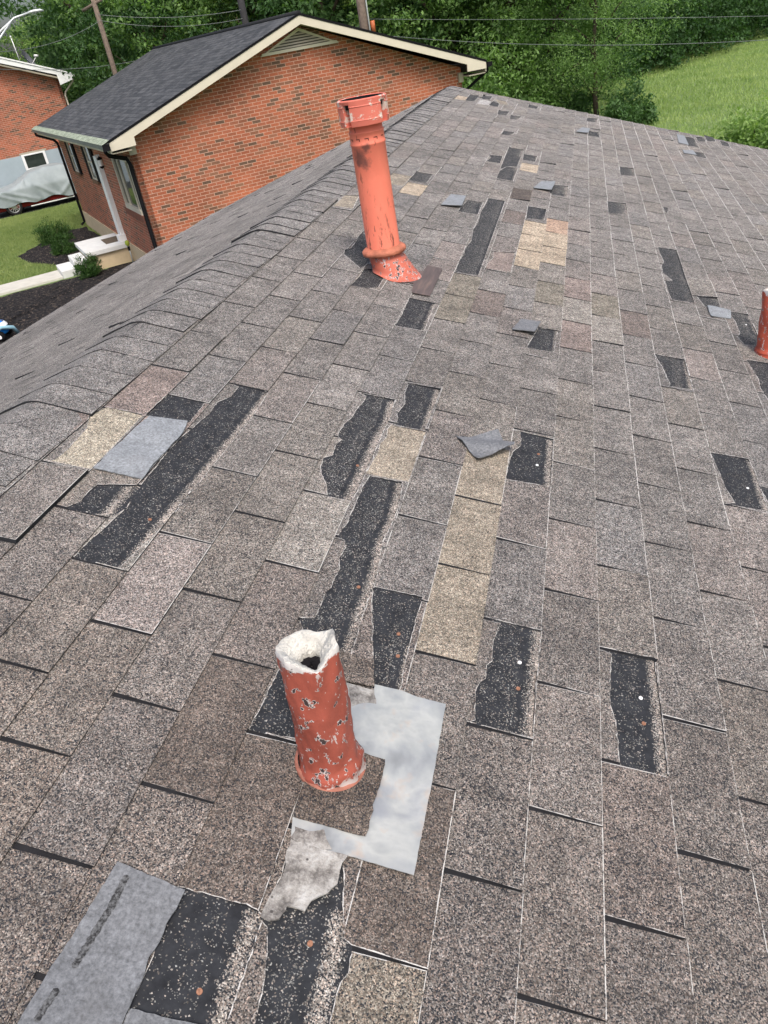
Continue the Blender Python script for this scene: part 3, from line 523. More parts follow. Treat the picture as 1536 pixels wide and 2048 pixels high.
# own house walls (house empty sits at x=FOLD*CA, y=3.5)
hx = FOLD * CA
xl, xr = -(LSL - .35) * CA, (VMAX - 1.47 * 0 - FOLD - .35) * CA
zl = UP - FOLD * SA - (LSL - .35) * SA - .1; zr = UP - (VMAX - .35) * SA - .1; zt = UP - FOLD * SA - .1
ya, yb = U0 + .35 - 3.5, U1 - .35 - 3.5
wall('gable_wall', [(0, 0), (xr - xl, 0), (xr - xl, zr), (-xl, zt), (0, zl)], (xl, ya), 0, house, M['brick'])
wall('gable_wall', [(0, 0), (xr - xl, 0), (xr - xl, zl), (xr, zt), (0, zr)], (xr, yb), math.pi, house, M['brick'])
wall('side_wall', [(0, 0), (yb - ya, 0), (yb - ya, zl), (0, zl)], (xl, yb), -math.pi / 2, house, M['brick'])
wall('side_wall', [(0, 0), (yb - ya, 0), (yb - ya, zr), (0, zr)], (xr, ya), math.pi / 2, house, M['brick'])
m = MB(); m.tube([(-(LSL - .02) * CA, U0 - 3.5, UP - (FOLD + LSL) * SA - .10), (-(LSL - .02) * CA, U1 - 3.5, UP - (FOLD + LSL) * SA - .10)], .045, 8)
m.build('gutter', M['white'], house)

# ------------------------------------------------------------------ loose torn shingles, metal sheets, cement on the roof
def sheet(name, poly, h0, thick, mat, lift=None, gran=None, label=None, cat=None, group=None, step=None, parent=None, jag=.001):
    """thin piece lying on the shingles; lift(p) adds curl; pivot at its centre"""
    pl = rough_poly(poly, .01, jag); cx = sum(p[0] for p in pl) / len(pl); cy = sum(p[1] for p in pl) / len(pl)
    x0, x1 = min(p[0] for p in pl), max(p[0] for p in pl); y0, y1 = min(p[1] for p in pl), max(p[1] for p in pl)
    st = step or max(x1 - x0, y1 - y0) / 14
    vs = [Vector(p) for p in pl]
    for a in np.arange(x0, x1, st):
        for b in np.arange(y0, y1, st):
            if pip((a, b), pl): vs.append(Vector((a, b)))
    ov, oe, of, _, _, off = delaunay_2d_cdt(vs, [], [list(range(len(pl)))], 1, 1e-6, True)
    of = [f for f in of if pip(tuple(sum((ov[a] for a in f), Vector((0, 0))) / 3), pl)]
    H = lambda p: h0 + (lift(p) if lift else 0)
    n = len(ov); v = [(p.y - cy, p.x - cx, H(p) + thick) for p in ov] + [(p.y - cy, p.x - cx, H(p)) for p in ov]
    f = [tuple(a) for a in of] + [tuple(a + n for a in t[::-1]) for t in of]
    ed = set()
    for t in of:
        for a, b in zip(t, t[1:] + t[:1]): ed.add((a, b))
    for a, b in ed:
        if (b, a) not in ed: f.append((a, n + a, n + b, b))
    me = bpy.data.meshes.new(name); me.from_pydata(v, [], f); me.materials.append(mat)
    if gran:
        ca = me.color_attributes.new('Col', 'FLOAT_COLOR', 'POINT'); ca.data.foreach_set('color', np.tile(np.array(gran, dtype=np.float32), 2 * n))
        me.attributes.new('rim', 'FLOAT', 'POINT')
    me.update(); o = bpy.data.objects.new(name, me); COL.objects.link(o); place(o, PR @ Matrix.Translation((cy, cx, 0)), parent)
    if label: tag(o, label, cat, group)
    return o
def mat_back(name, base, dark):
    t = NT(name); n = t.noise(30, 6, .75); n2 = t.noise(160, 3, .7); mp = t.n('ShaderNodeMapping'); mp.inputs['Scale'].default_value = (1, 6, 1); mp.inputs['Rotation'].default_value = (0, 0, .7); t.l(t.obj(), mp.inputs['Vector'])
    c = t.ramp(n, [(.25, tuple(x * .7 for x in base)), (.55, base), (.8, tuple(x * 1.25 for x in base))])
    c = t.mix(1.0, c, t.ramp(n2, [(.3, .62), (.7, 1.4)]), 'MULTIPLY'); c = t.mix(t.ramp(t.noise(22, 5, .8, mp.outputs[0]), [(.6, 0), (.72, .5)]), c, tuple(min(1, x * 1.7) for x in base))
    c = t.mix(t.ramp(t.noise(5, 4, .7), [(.58, 0), (.75, .6)]), c, dark)
    t.bump(n2, .4, .002); return t.out(c, .8)
M['back'] = mat_back('fibreglass_shingle_back', (.155, .163, .175), (.09, .09, .09)); M['back2'] = mat_back('bleached_shingle_back', (.225, .242, .26), (.18, .185, .195))
FL = DATA['flaps']; GRP = 'torn shingle pieces lying on the roof'
def curl(line_u, line_v, du, dv, amt, pw=1.6, span=.1):
    return lambda p: amt * max(0, ((p[0] - line_u) * du + (p[1] - line_v) * dv) / span) ** pw
sheet('loose_shingle', FL['G_left'], .0085, .0028, M['back2'], lambda p: .010 * max(0, (p[1] + 1.02) / .12) ** 2 + .002 * math.sin(p[0] * 45), label='pale bluish grey torn shingle between the tan tab and the longest black strip', cat='shingle', group=GRP)
sheet('loose_shingle', FL['G_fold'], .010, .0028, M['back'], lambda p: .028 * max(0, (p[1] + .26) / .10) * (1 if p[1] > -.26 else 0) * .6 + .006 * math.sin(p[0] * 60), label='creased dark grey shingle flap over the top of the tan column of tabs', cat='shingle', group=GRP)
sheet('loose_shingle', FL['G_F'], .009, .0028, M['back2'], lambda p: .004 * math.sin(p[0] * 40), label='small grey torn shingle left of the red pipe at the right edge', cat='shingle', group=GRP)
sheet('loose_shingle', FL['G_H'], .009, .0028, M['back2'], lambda p: .012 * max(0, (p[1] + .75) / .1) ** 2, label='light blue-grey torn shingle just right of the tall red flue', cat='shingle', group=GRP)
sheet('loose_shingle', FL['G_H2'], .010, .0028, M['back'], lambda p: .016 * max(0, (p[1] + .2) / .1), label='dark grey flipped shingle beside a square black patch in the middle of the roof', cat='shingle', group=GRP)
sheet('loose_shingle', FL['G_I'], .009, .0028, M['back2'], lambda p: .014 * max(0, (p[1] + .25) / .12) ** 2, label='pale torn shingle with a pointed end, beyond the six tan tabs', cat='shingle', group=GRP)
sheet('loose_shingle', FL['G_L'], .009, .0028, M['back2'], lambda p: .010 * max(0, (p[1]) / .12), label='small pale shingle scrap farthest up the roof below the shade tree', cat='shingle', group=GRP)
sheet('loose_shingle', FL['G_L2'], .009, .0028, M['back2'], label='pale shingle beside the dark bare patches at the far right roof edge', cat='shingle', group=GRP)
sheet('loose_shingle', FL['G_L3'], .009, .0028, M['back2'], label='pale shingle scrap just nearer than the bare patches at the far right edge', cat='shingle', group=GRP)
big = sheet('loose_shingle', FL['G_big'], .0085, .003, M['back'], lambda p: .010 * max(0, (p[0] + .02) / .08) * 0 + .003 * math.sin(p[0] * 25 + 1), label='large grey upside-down shingle in the bottom left corner with black glue strips', cat='shingle', group=GRP)

sheet('loose_shingle', FL['G_low'], .0065, .0028, M['back'], label='edge of a grey shingle at the bottom, right of the big upside-down one', cat='shingle', group=GRP)
# adhesive lines on the backs
t = NT('black_adhesive'); M['tar'] = t.out(t.ramp(t.noise(190, 4, .7), [(.42, (.018, .018, .019)), (.62, (.13, .135, .14))]), .7)
def strip_on(line, wd, h, parent, name='adhesive_strip'):
    left, right_ = [], []
    pts = []
    for a, b in zip(line, line[1:]):
        for k in range(8): pts.append((a[0] + (b[0] - a[0]) * k / 8, a[1] + (b[1] - a[1]) * k / 8))
    pts.append(line[-1])
    for i, p in enumerate(pts):
        q = pts[min(i + 1, len(pts) - 1)]; r_ = pts[max(i - 1, 0)]; dx, dy = q[0] - r_[0], q[1] - r_[1]; L = math.hypot(dx, dy) or 1
        w2 = wd / 2 * random.uniform(.7, 1.1) * (1 if 0 < i < len(pts) - 1 else .2)
        left.append((p[0] - dy / L * w2, p[1] + dx / L * w2)); right_.append((p[0] + dy / L * w2, p[1] - dx / L * w2))
    m = MB(); n = len(pts)
    hh = lambda p: h + .003 * math.sin(p[0] * 25 + 1)
    m.add([(p[1], p[0], hh(p)) for p in left] + [(p[1], p[0], hh(p)) for p in right_], [(i, i + 1, n + i + 1, n + i) for i in range(n - 1)])
    o = m.build(name, M['tar']); place(o, PR, parent); return o
strip_on(DATA['strips'][0], .011, .0122, big); strip_on(DATA['strips'][1], .010, .0122, big)
# nails
for k, (kind, (u, v)) in enumerate(DATA['nails']):
    m = MB(); m.lathe([(0.0001, .0022), (.0028, .0022), (.0040, .0016), (.0044, .0004), (.0044, 0)], 14, cx=v, cy=u)
    m.add([(v + .0042 * math.cos(t), u + .0042 * math.sin(t), .002) for t in [i * math.pi / 6 for i in range(12)]], [tuple(range(12))])
    o = m.build('nail_head', M['rustnail'] if kind == 'rust' else M['shinynail'], ROOFP); place(o, PR @ Matrix.Translation((0, 0, .0008)), ROOFP)

# ------------------------------------------------------------------ vent pipes
def on_roof(u, v): return Vector((v * CA, u, UP - v * SA))
def mat_sheet_metal():
    t = NT('weathered_galvanised_sheet'); n = t.noise(7, 5, .6); n2 = t.noise(22, 5, .7); n3 = t.noise(8, 4, .55, dist=.25)
    c = t.ramp(n3, [(.3, (.20, .215, .225)), (.42, (.34, .36, .367)), (.54, (.47, .485, .465)), (.66, (.30, .32, .33))])
    c = t.mix(1.0, c, t.ramp(n2, [(.25, .88), (.75, 1.08)]), 'MULTIPLY')
    c = t.mix(t.ramp(n, [(.54, 0), (.66, .6)]), c, (.30, .32, .36)); c = t.mix(t.ramp(t.noise(11, 4, .7), [(.57, 0), (.70, .5)]), c, (.48, .33, .22))
    c = t.mix(t.ramp(t.vor(60).outputs['Distance'], [(.05, .4), (.12, 0)]), c, (.35, .36, .37))
    t.bump(n, .15, .004); return t.out(c, .42, .25)
M['sheet'] = mat_sheet_metal()
def mat_cement():
    t = NT('roof_cement'); n = t.noise(20, 8, .78); c = t.ramp(n, [(.34, (.05, .046, .042)), (.44, (.17, .16, .15)), (.54, (.33, .32, .30)), (.66, (.47, .47, .46))])
    c = t.mix(t.ramp(t.vor(55).outputs['Distance'], [(.10, .9), (.17, 0)]), c, (.05, .045, .045)); t.bump(t.noise(40, 5, .7), .8, .006); return t.out(c, .75)
M['cement'] = mat_cement()
# near pipe: lead sleeve, painted red, folded white rim
vp = empty('vent_pipe', on_roof(.281, -.350)); tag(vp, 'short red vent pipe with crumpled white top, standing in the bright metal sheet', 'vent pipe')
M['lead_near'] = mat_paint_pipe('peeling_red_paint', (.32, .080, .055), .30, [(.262, .306, (.60, .58, .57), 1.5), (.052, -.030, (.50, .42, .40), 1.6)], .55)
M['lead_white'] = simple('white_lead', (.54, .53, .49), .65, .22, 30, bump=.7)
def lean(k, kx): 
    return k
LX, LY = .019, -.004    # lean of the pipe top in metres at h=.29
def near_fn(p, r, z, t):
    b = .0016 * math.sin(3 * t + z * 40) + .0012 * math.sin(7 * t - z * 60) + .0010 * math.sin(13 * t + z * 95)
    f = max(0, (z - .22) / .07); rr = r + b
    tt = (t % (math.pi / 3)) - math.pi / 6; hexr = 1 + f * (math.cos(math.pi / 6) / math.cos(tt) - .93) * (1.0 if r > .03 else .2) + f * .09 * max(0, -math.cos(t)) ** 4
    rr *= hexr; zz = z + f * (.006 * math.sin(2 * t + .6) + .005 * math.sin(3 * t + 1)) * 1.0
    s = z / .29
    if z < .03: zz = z - rr * math.cos(t) * math.tan(ALPHA) * max(0, 1 - z / .03)
    return (rr * math.cos(t) + LX * s, rr * math.sin(t) + LY * s, zz)
m = MB(); prof = [(.055, .0), (.0575, .004), (.058, .009), (.0555, .015), (.0555, .021), (.057, .026), (.0545, .033), (.0510, .040), (.0495, .048)]
prof += [(.0495 - .0022 * i / 18, .048 + (.278 - .048) * i / 18) for i in range(1, 19)] + [(.0478, .287), (.0466, .2915)]
m.lathe(prof, 60, fn=near_fn); m.build('sleeve', M['lead_near'], vp)
m = MB(); m.lathe([(.0467, .2914), (.0445, .2925), (.0375, .2890), (.029, .279), (.0215, .270), (.0185, .264), (.018, .255), (.018, .17)], 60, fn=near_fn); m.build('folded_rim', M['lead_white'], vp)
M['hole'] = simple('dark_hole', (.004, .003, .005), .9, .1)
m = MB(); m.lathe([(.0182, .256), (.0001, .254)], 24, fn=near_fn); m.build('bore', M['hole'], vp)
def ringfn(p, r, z, t): return (p[0], p[1], z - r * math.cos(t) * math.tan(ALPHA))
M['sealant'] = simple('tan_sealant', (.30, .12, .085), .7, .3, 60)
m = MB(); m.lathe([(.0600, .008), (.0605, .014), (.059, .0185), (.054, .020)], 48, fn=ringfn); m.build('sealant_ring', M['sealant'], vp)
o = sheet('flashing', FL['metal'], .0095, .0012, M['sheet'], lambda p: .0018 * math.sin(p[0] * 30 + p[1] * 12) + .0022 * math.sin(p[1] * 26 - p[0] * 8), jag=.0005, parent=vp)
# shingle pieces cut round the pipe lie over the sheet: they belong to the roof
DK = (.105, .089, .077, .8)
sheet('cut_shingle', FL['collar_tab'], .0128, .003, M['gran'], None, DK, parent=ROOFP, jag=.0015)
sheet('cut_shingle', FL['up_tab'], .0128, .003, M['gran'], None, (.15, .13, .115, .8), parent=ROOFP)
sheet('cement_patch', FL['tar'], .0055, .004, M['cement'], lambda p: .003 + .002 * math.sin(p[0] * 50) * math.sin(p[1] * 40), parent=ROOFP, jag=.002)
sheet('cement_patch', DATA['smear'][0], .0112, .0015, M['cement'], parent=ROOFP, jag=.0015); sheet('cement_patch', DATA['smear'][1], .0112, .0015, M['cement'], parent=ROOFP, jag=.0015)
# right edge pipe
vp2 = empty('vent_pipe', on_roof(2.879, .905)); tag(vp2, 'short red-painted lead vent pipe cut by the right edge of the photo', 'vent pipe')
M['lead_far'] = mat_paint_pipe('peeling_red_paint_bright', (.42, .085, .05), .5, [(.262, .306, (.60, .58, .57), 1.5), (.040, -.035, (.50, .42, .40), 1.4)], .5)
def far_fn(p, r, z, t):
    b = .0014 * math.sin(3 * t + z * 40) + .001 * math.sin(6 * t - z * 60); rr = r + b; zz = z
    if z < .03: zz = z - rr * math.cos(t) * math.tan(ALPHA) * max(0, 1 - z / .03)
    f = max(0, (z - .22) / .07); zz += f * .005 * math.sin(2 * t)
    return (rr * math.cos(t), rr * math.sin(t), zz)
m = MB(); m.lathe(prof, 48, fn=far_fn); m.build('sleeve', M['lead_far'], vp2)
m = MB(); m.lathe([(.0462, .2903), (.0425, .2925), (.0375, .2890), (.032, .276), (.027, .264), (.0245, .255), (.0235, .245), (.023, .17)], 48, fn=far_fn); m.build('folded_rim', M['lead_white'], vp2)
m = MB(); m.lathe([(.0236, .243), (.0001, .240)], 24, fn=far_fn); m.build('bore', M['hole'], vp2)
# tall flue
fl = empty('flue_pipe', on_roof(2.85, -.797)); tag(fl, 'tall orange-red flue with round notched cap and scorch marks near its top', 'flue pipe')
M['flue'] = mat_paint_pipe('salmon_red_flue_paint', (.70, .155, .085), .05, None, .25)
def mat_flue():
    t = NT('salmon_red_flue_paint'); o = t.obj(); c = t.ramp(t.noise(6, 4, .6), [(.3, (.70, .185, .12)), (.7, (.80, .225, .150))])
    mp = t.n('ShaderNodeMapping'); mp.inputs['Scale'].default_value = (1, 1, .3); t.l(o, mp.inputs['Vector'])
    z = t.n('ShaderNodeSeparateXYZ'); t.l(o, z.inputs[0])
    # rust runs low down, scorch marks near the top (they face the camera side)
    low = t.ramp(z.outputs[2], [(.10, 1), (.30, .35), (.45, 0)]); nz = t.noise(32, 5, .75, mp.outputs[0])
    f = t.math('MULTIPLY', low, t.ramp(nz, [(.56, 0), (.62, 1)])); c = t.mix(f, c, (.12, .05, .035)); c = t.mix(t.ramp(t.noise(60, 3, .6, mp.outputs[0]), [(.64, 0), (.68, .8)]), c, (.20, .07, .05)); c = t.mix(t.ramp(t.noise(3.5, 5, .7, mp.outputs[0]), [(.35, .35), (.6, 0)]), c, (.52, .12, .08))
    def spot(cx, cy, cz, r):
        d = t.n('ShaderNodeVectorMath', operation='DISTANCE'); ad = t.n('ShaderNodeVectorMath', operation='MULTIPLY_ADD')
        nn = t.n('ShaderNodeTexNoise'); nn.inputs['Scale'].default_value = 28; nn.inputs['Detail'].default_value = 5; t.l(o, nn.inputs['Vector'])
        t.l(nn.outputs['Color'], ad.inputs[0]); ad.inputs[1].default_value = (.06, .06, .06); t.l(o, ad.inputs[2]); nn.inputs['Scale'].default_value = 45; nn.inputs['Roughness'].default_value = .7; t.l(ad.outputs[0], d.inputs[0]); d.inputs[1].default_value = (cx + .03, cy + .03, cz + .03)
        return t.ramp(d.outputs['Value'], [(r * .35, .9), (r * 1.15, 0)])
    for s_ in SPOTS: c = t.mix(spot(*s_), c, (.17, .07, .06))
    t.bump(t.noise(30, 3, .6), .12, .003); return t.out(c, .55)
SPOTS = [(-.030, -.066, .497, .034), (.008, -.074, .528, .024), (-.006, -.072, .470, .026), (-.036, -.062, .47, .018)]
M['flue'] = mat_flue()
def mat_cap():
    t = NT('flaking_cap_paint'); c = t.ramp(t.noise(9, 5, .65), [(.3, (.54, .135, .10)), (.7, (.64, .18, .13))])
    mp = t.n('ShaderNodeMapping'); mp.inputs['Scale'].default_value = (1, 1, 1.6); t.l(t.obj(), mp.inputs['Vector'])
    c = t.mix(t.ramp(t.noise(15, 7, .72, mp.outputs[0]), [(.53, 0), (.56, 1)]), c, (.62, .52, .46)); c = t.mix(t.ramp(t.noise(26, 5, .7), [(.64, 0), (.7, .7)]), c, (.20, .08, .07))
    return t.out(c, .6)
M['cap'] = mat_cap()
m = MB(); RS = .0715
m.lathe([(RS + .004, .095), (RS + .003, .115), (RS + .001, .12), (RS, .40), (RS, .532), (RS + .0025, .535), (RS + .0025, .541), (RS, .544), (RS, .578), (RS + .0022, .580), (RS + .0022, .584), (RS - .003, .587), (RS - .003, .63)], 64); m.build('shaft', M['flue'], fl)
for k in range(12):
    a = k * math.pi / 6 + .2; m = MB(); c_, s_ = math.cos(a), math.sin(a)
    rr = RS + .0012; w2 = .0085
    ps = []
    for t_, zz in ((-w2, .562), (w2, .562), (w2, .553), (w2 - .003, .553), (w2 - .003, .5595), (-w2, .5595)):
        aa = a + t_ / rr; ps.append((rr * math.cos(aa), rr * math.sin(aa), zz))
    m.add(ps, [(0, 1, 4, 5), (1, 2, 3, 4)]); m.build('vent_slot', M['hole'], fl)
# cap: double ring with notches
m = MB(); RC = .101; ZB, ZT = .610, .702; nn = 96
def notch(t):
    for c0 in (R(-118), R(-22), R(62), R(158)):
        d = (t - c0 + math.pi) % (2 * math.pi) - math.pi
        if abs(d) < R(9): return True
    return False
for j in range(nn):
    t0, t1 = 2 * math.pi * j / nn, 2 * math.pi * (j + 1) / nn
    rad = [(RC - .002, ZB), (RC + .001, ZB + .018), (RC + .002, ZB + .021), (RC, ZB + .024), (RC, ZT - .024), (RC + .002, ZT - .021), (RC, ZT - .018), (RC + .001, ZT), (RC - .006, ZT + .004), (RC - .012, ZT), (RC - .012, ZT - .03)]
    if notch((t0 + t1) / 2): rad = [(RC - .028, ZB), (RC - .028, ZT - .012), (RC - .002, ZT - .012), (RC + .001, ZT), (RC - .006, ZT + .004), (RC - .012, ZT), (RC - .012, ZT - .012)]
    k = len(rad); vs = [(r_ * math.cos(t0), r_ * math.sin(t0), z_) for r_, z_ in rad] + [(r_ * math.cos(t1), r_ * math.sin(t1), z_) for r_, z_ in rad]
    m.add(vs, [(i, k + i, k + i + 1, i + 1) for i in range(k - 1)])
    if notch((t0 + t1) / 2) != notch((t0 - (t1 - t0) / 2)):
        m.add([(RC * math.cos(t0), RC * math.sin(t0), ZB), ((RC - .028) * math.cos(t0), (RC - .028) * math.sin(t0), ZB), ((RC - .028) * math.cos(t0), (RC - .028) * math.sin(t0), ZT - .012), (RC * math.cos(t0), RC * math.sin(t0), ZT - .012)], [(0, 1, 2, 3)])
cap = m.build('cap', M['cap'], fl)
m = MB(); m.lathe([(RS - .006, .597), (RC - .03, .615), (RC - .004, .612)], 48); m.build('cap_underside', M['cap'], cap)
m = MB(); m.lathe([(RC - .0115, ZT + .0015), (RC - .0135, ZT - .004), (RC - .013, ZT - .03), (.055, ZT - .035), (.0001, ZT - .035)], 48); m.build('cap_interior', M['hole'], cap)
M['collar'] = simple('collar_paint', (.40, .14, .085), .65, .35, 24, bump=.4)
m = MB(); m.lathe([(RS - .001, .122), (.080, .120), (.094, .110), (.098, .104), (.096, .092), (.088, .088), (.070, .088)], 56); m.build('storm_collar', M['collar'], fl)
M['boot'] = mat_paint_pipe('chipped_boot_paint', (.46, .12, .08), .9, None, .9)
def bootfn(p, r, z, t):
    s = max(0, min(1, (.09 - z) / .09)); x = r * math.cos(t) + .030 * s; y = r * math.sin(t)
    zb = -x * math.tan(ALPHA) + .006
    return (x, y, z * (1 - s) + zb * s + (1 - s) * 0)
m = MB(); m.lathe([(.072, .094), (.078, .075), (.086, .050), (.095, .022), (.106, 0.0), (.110, -.001)], 56, fn=lambda p, r, z, t: (r * math.cos(t) + .045 * (1 - max(0, z) / .094) ** 1.3, r * math.sin(t), (z if z > 0 else 0) + (-(r * math.cos(t) + .045 * (1 - max(0, z) / .094) ** 1.3) * math.tan(ALPHA)) * (1 - max(0, z) / .094) + .007 + .003 * math.sin(5 * t) * (1 if z <= 0 else 0)))
m.build('boot', M['boot'], fl)
M['rust'] = NT('rusty_sheet'); t = M['rust']; mp = t.n('ShaderNodeMapping'); mp.inputs['Scale'].default_value = (8, 1, 1); t.l(t.obj(), mp.inputs['Vector'])
c = t.ramp(t.noise(5, 5, .6, mp.outputs[0]), [(.3, (.080, .064, .062)), (.55, (.12, .094, .088)), (.75, (.20, .145, .12))]); M['rust'] = t.out(c, .6, .1)
sheet('flashing', FL['rust'], .008, .002, M['rust'], parent=fl, jag=.0005)

# ------------------------------------------------------------------ neighbouring houses
TH = R(40.300326); WA = Vector((-0.646794, 0.762665, 0)); WB = Vector((0.762665, 0.646794, 0)); P0 = Vector((-9.013, 15.332, 0))
def slabq(name, q, thick, mat, parent, uvs=None):
    """quad slab (4 points, top face), metric UVs: u along q0->q1, v along q0->q3"""
    q = [Vector(p) for p in q]; n = (q[1] - q[0]).cross(q[3] - q[0]).normalized() * thick
    me = bpy.data.meshes.new(name); me.from_pydata([tuple(p) for p in q] + [tuple(p - n) for p in q], [], [(0, 1, 2, 3), (7, 6, 5, 4), (0, 4, 5, 1), (1, 5, 6, 2), (2, 6, 7, 3), (3, 7, 4, 0)])
    me.materials.append(mat); uvl = me.uv_layers.new(name='UVMap'); w_, h_ = (q[1] - q[0]).length, (q[3] - q[0]).length
    cc = [(0, 0), (w_, 0), (w_, h_), (0, h_)] * 2
    for li, lp in enumerate(me.loops): uvl.data[li].uv = cc[lp.vertex_index]
    me.update(); o = bpy.data.objects.new(name, me); COL.objects.link(o); o.parent = parent; return o
def boxo(name, dims, mat, parent, bw=0):
    m = MB(); m.box(*dims); o = m.build(name, mat, parent)
    if bw: bevel(o, bw)
    return o
nh = empty('brick_house', P0, TH); tag(nh, 'single-storey red brick house with dark grey roof, cream gable trim and black downspouts', 'house')
W_, LEN = 8.17, 11.45; RX, RZ = 4.12, 4.69; EL, ER = -.43, 8.66; EZ = 3.12
WT = 2.90; WG = 3.08; WGP = 4.52
wall('gable_wall', [(0, 0), (W_, 0), (W_, WG), (RX, WGP), (0, WG)], (0, 0), 0, nh, M['brick'], .12)
wall('gable_wall', [(0, 0), (W_, 0), (W_, WG), (W_ - RX, WGP), (0, WG)], (W_, LEN), math.pi, nh, M['brick'], .12)
wall('front_wall', [(0, .5), (LEN, .5), (LEN, WT), (0, WT)], (-.002, LEN), -math.pi / 2, nh, M['brick'], .12)
wall('back_wall', [(0, 0), (LEN, 0), (LEN, WT), (0, WT)], (W_ + .002, 0), math.pi / 2, nh, M['brick'], .12)
boxo('foundation', (-.025, .0, 0, .1, LEN + .01, .5), M['found'], nh)
rf = empty('roof', (0, 0, 0), 0, nh); Y0, Y1 = -.38, 12.7
slabq('left_slope', [(EL, Y1, EZ), (EL, Y0, EZ), (RX, Y0, RZ), (RX, Y1, RZ)], .03, M['newroof'], rf)
slabq('right_slope', [(ER, Y0, EZ + .02), (ER, Y1, EZ + .02), (RX, Y1, RZ), (RX, Y0, RZ)], .03, M['newroof'], rf)
m = MB(); m.tube([(RX, Y0 - .01, RZ + .005), (RX, Y1, RZ + .005)], .05, 8); m.build('ridge_cap', M['newroof'], rf)
# gable rake trim (fascia boards) with black drip edge, and soffits
kL = (RZ - EZ) / (RX - EL); kR = (RZ - EZ - .02) / (ER - RX)
for y in (Y0, Y1 - .03):
    m = MB(); z0 = -.035
    m.prism([(EL + .01, EZ + z0), (RX, RZ + z0), (RX, RZ + z0 - .155), (.10, EZ + z0 + kL * .53 - .155), (.10, 2.955), (EL + .01, 2.935)], 'y', y, y + .025)
    m.prism([(RX, RZ + z0), (ER - .01, EZ + z0 + .02), (ER - .01, 2.975), (8.12, 2.985), (8.12, EZ + .02 + z0 + kR * .54 - .155), (RX, RZ + z0 - .155)], 'y', y, y + .025)
    m.build('rake_trim', M['beige'], nh)
m = MB(); m.prism([(EL - .01, EZ - .03), (RX, RZ - .03), (RX, RZ + .012), (EL - .01, EZ + .012)], 'y', Y0 - .012, Y0 - .002); m.prism([(RX, RZ - .03), (ER + .01, EZ - .01), (ER + .01, EZ + .03), (RX, RZ + .012)], 'y', Y0 - .012, Y0 - .002); m.build('drip_edge', M['black'], rf)
m = MB(); m.prism([(.0, EZ + z0 + kL * .46 - .13), (RX, RZ + z0 - .13), (RX, RZ + z0 - .11), (.0, EZ + z0 + kL * .46 - .11)], 'y', Y0 + .03, .0)
m.prism([(RX, RZ + z0 - .13), (W_, EZ + kR * .73 + z0 - .11), (W_, EZ + kR * .73 + z0 - .09), (RX, RZ + z0 - .11)], 'y', Y0 + .03, 0); m.build('soffit', M['soffit'], nh)
m = MB(); m.box(EL + .03, Y0 + .03, EZ - .24, 0, Y1, EZ - .22); m.box(W_, Y0 + .03, EZ - .24, ER - .03, Y1, EZ - .22); m.build('eave_soffit', M['soffit'], nh)
boxo('corner_block', (-.02, -.06, WT - .13, .13, -.002, 2.94), M['soffit'], nh); boxo('corner_block', (W_ - .10, -.06, WT - .13, W_ + .02, -.002, 2.97), M['soffit'], nh)
boxo('fascia', (EL, Y0 + .03, EZ - .23, EL + .025, Y1, EZ - .035), M['beige'], nh); boxo('fascia', (ER - .025, Y0 + .03, EZ - .21, ER, Y1, EZ - .015), M['beige'], nh)
# gutter with mossy leaf guard
M['moss'] = simple('mossy_gutter_guard', (.25, .29, .22), .8, .6, 9); M['gutg'] = simple('grey_gutter', (.16, .18, .18), .5, .15)
m = MB(); m.prism([(EL - .13, EZ - .13), (EL - .005, EZ - .15), (EL - .005, EZ - .03), (EL - .14, EZ - .045)], 'y', Y0 - .05, Y1 + .03); gt = m.build('gutter', M['gutg'], nh)
boxo('gutter_end', (EL - .145, Y0 - .075, EZ - .16, EL + .0, Y0 - .052, EZ - .035), M['black'], gt)
m = MB(); m.add([(EL - .145, Y0 - .05, EZ - .040), (EL + .03, Y0 - .05, EZ + .028), (EL + .03, Y1 + .03, EZ + .028), (EL - .145, Y1 + .03, EZ - .040)], [(0, 1, 2, 3)]); m.build('leaf_guard', M['moss'], gt)
m = MB(); m.prism([(ER + .13, EZ - .11), (ER + .005, EZ - .13), (ER + .005, EZ - .01), (ER + .14, EZ - .025)], 'y', Y0 - .05, Y1); m.build('gutter', M['black'], nh)
# downspouts
def dspout(pts, w2=.042):
    m = MB(); m.tube(pts, w2, 6, smooth=False); return m.build('downspout', M['black'], nh)
dspout([(EL - .07, Y0 + .22, EZ - .12), (EL - .07, Y0 + .22, EZ - .20), (EL - .02, Y0 + .26, EZ - .27), (-.10, .05, EZ - .40), (-.06, .045, EZ - .52), (-.06, .045, .15), (-.20, .045, .06)])
dspout([(EL - .07, Y1 - .1, EZ - .14), (EL - .07, Y1 - .1, EZ - .24), (-.12, LEN + .15, EZ - .42), (-.06, LEN - .02, EZ - .52), (-.06, LEN - .02, .15), (-.20, LEN - .02, .06)])
dspout([(ER + .07, Y0 + .1, EZ - .1), (ER + .07, Y0 + .1, EZ - .2), (W_ + .07, .1, EZ - .60), (W_ + .07, .1, .1)])
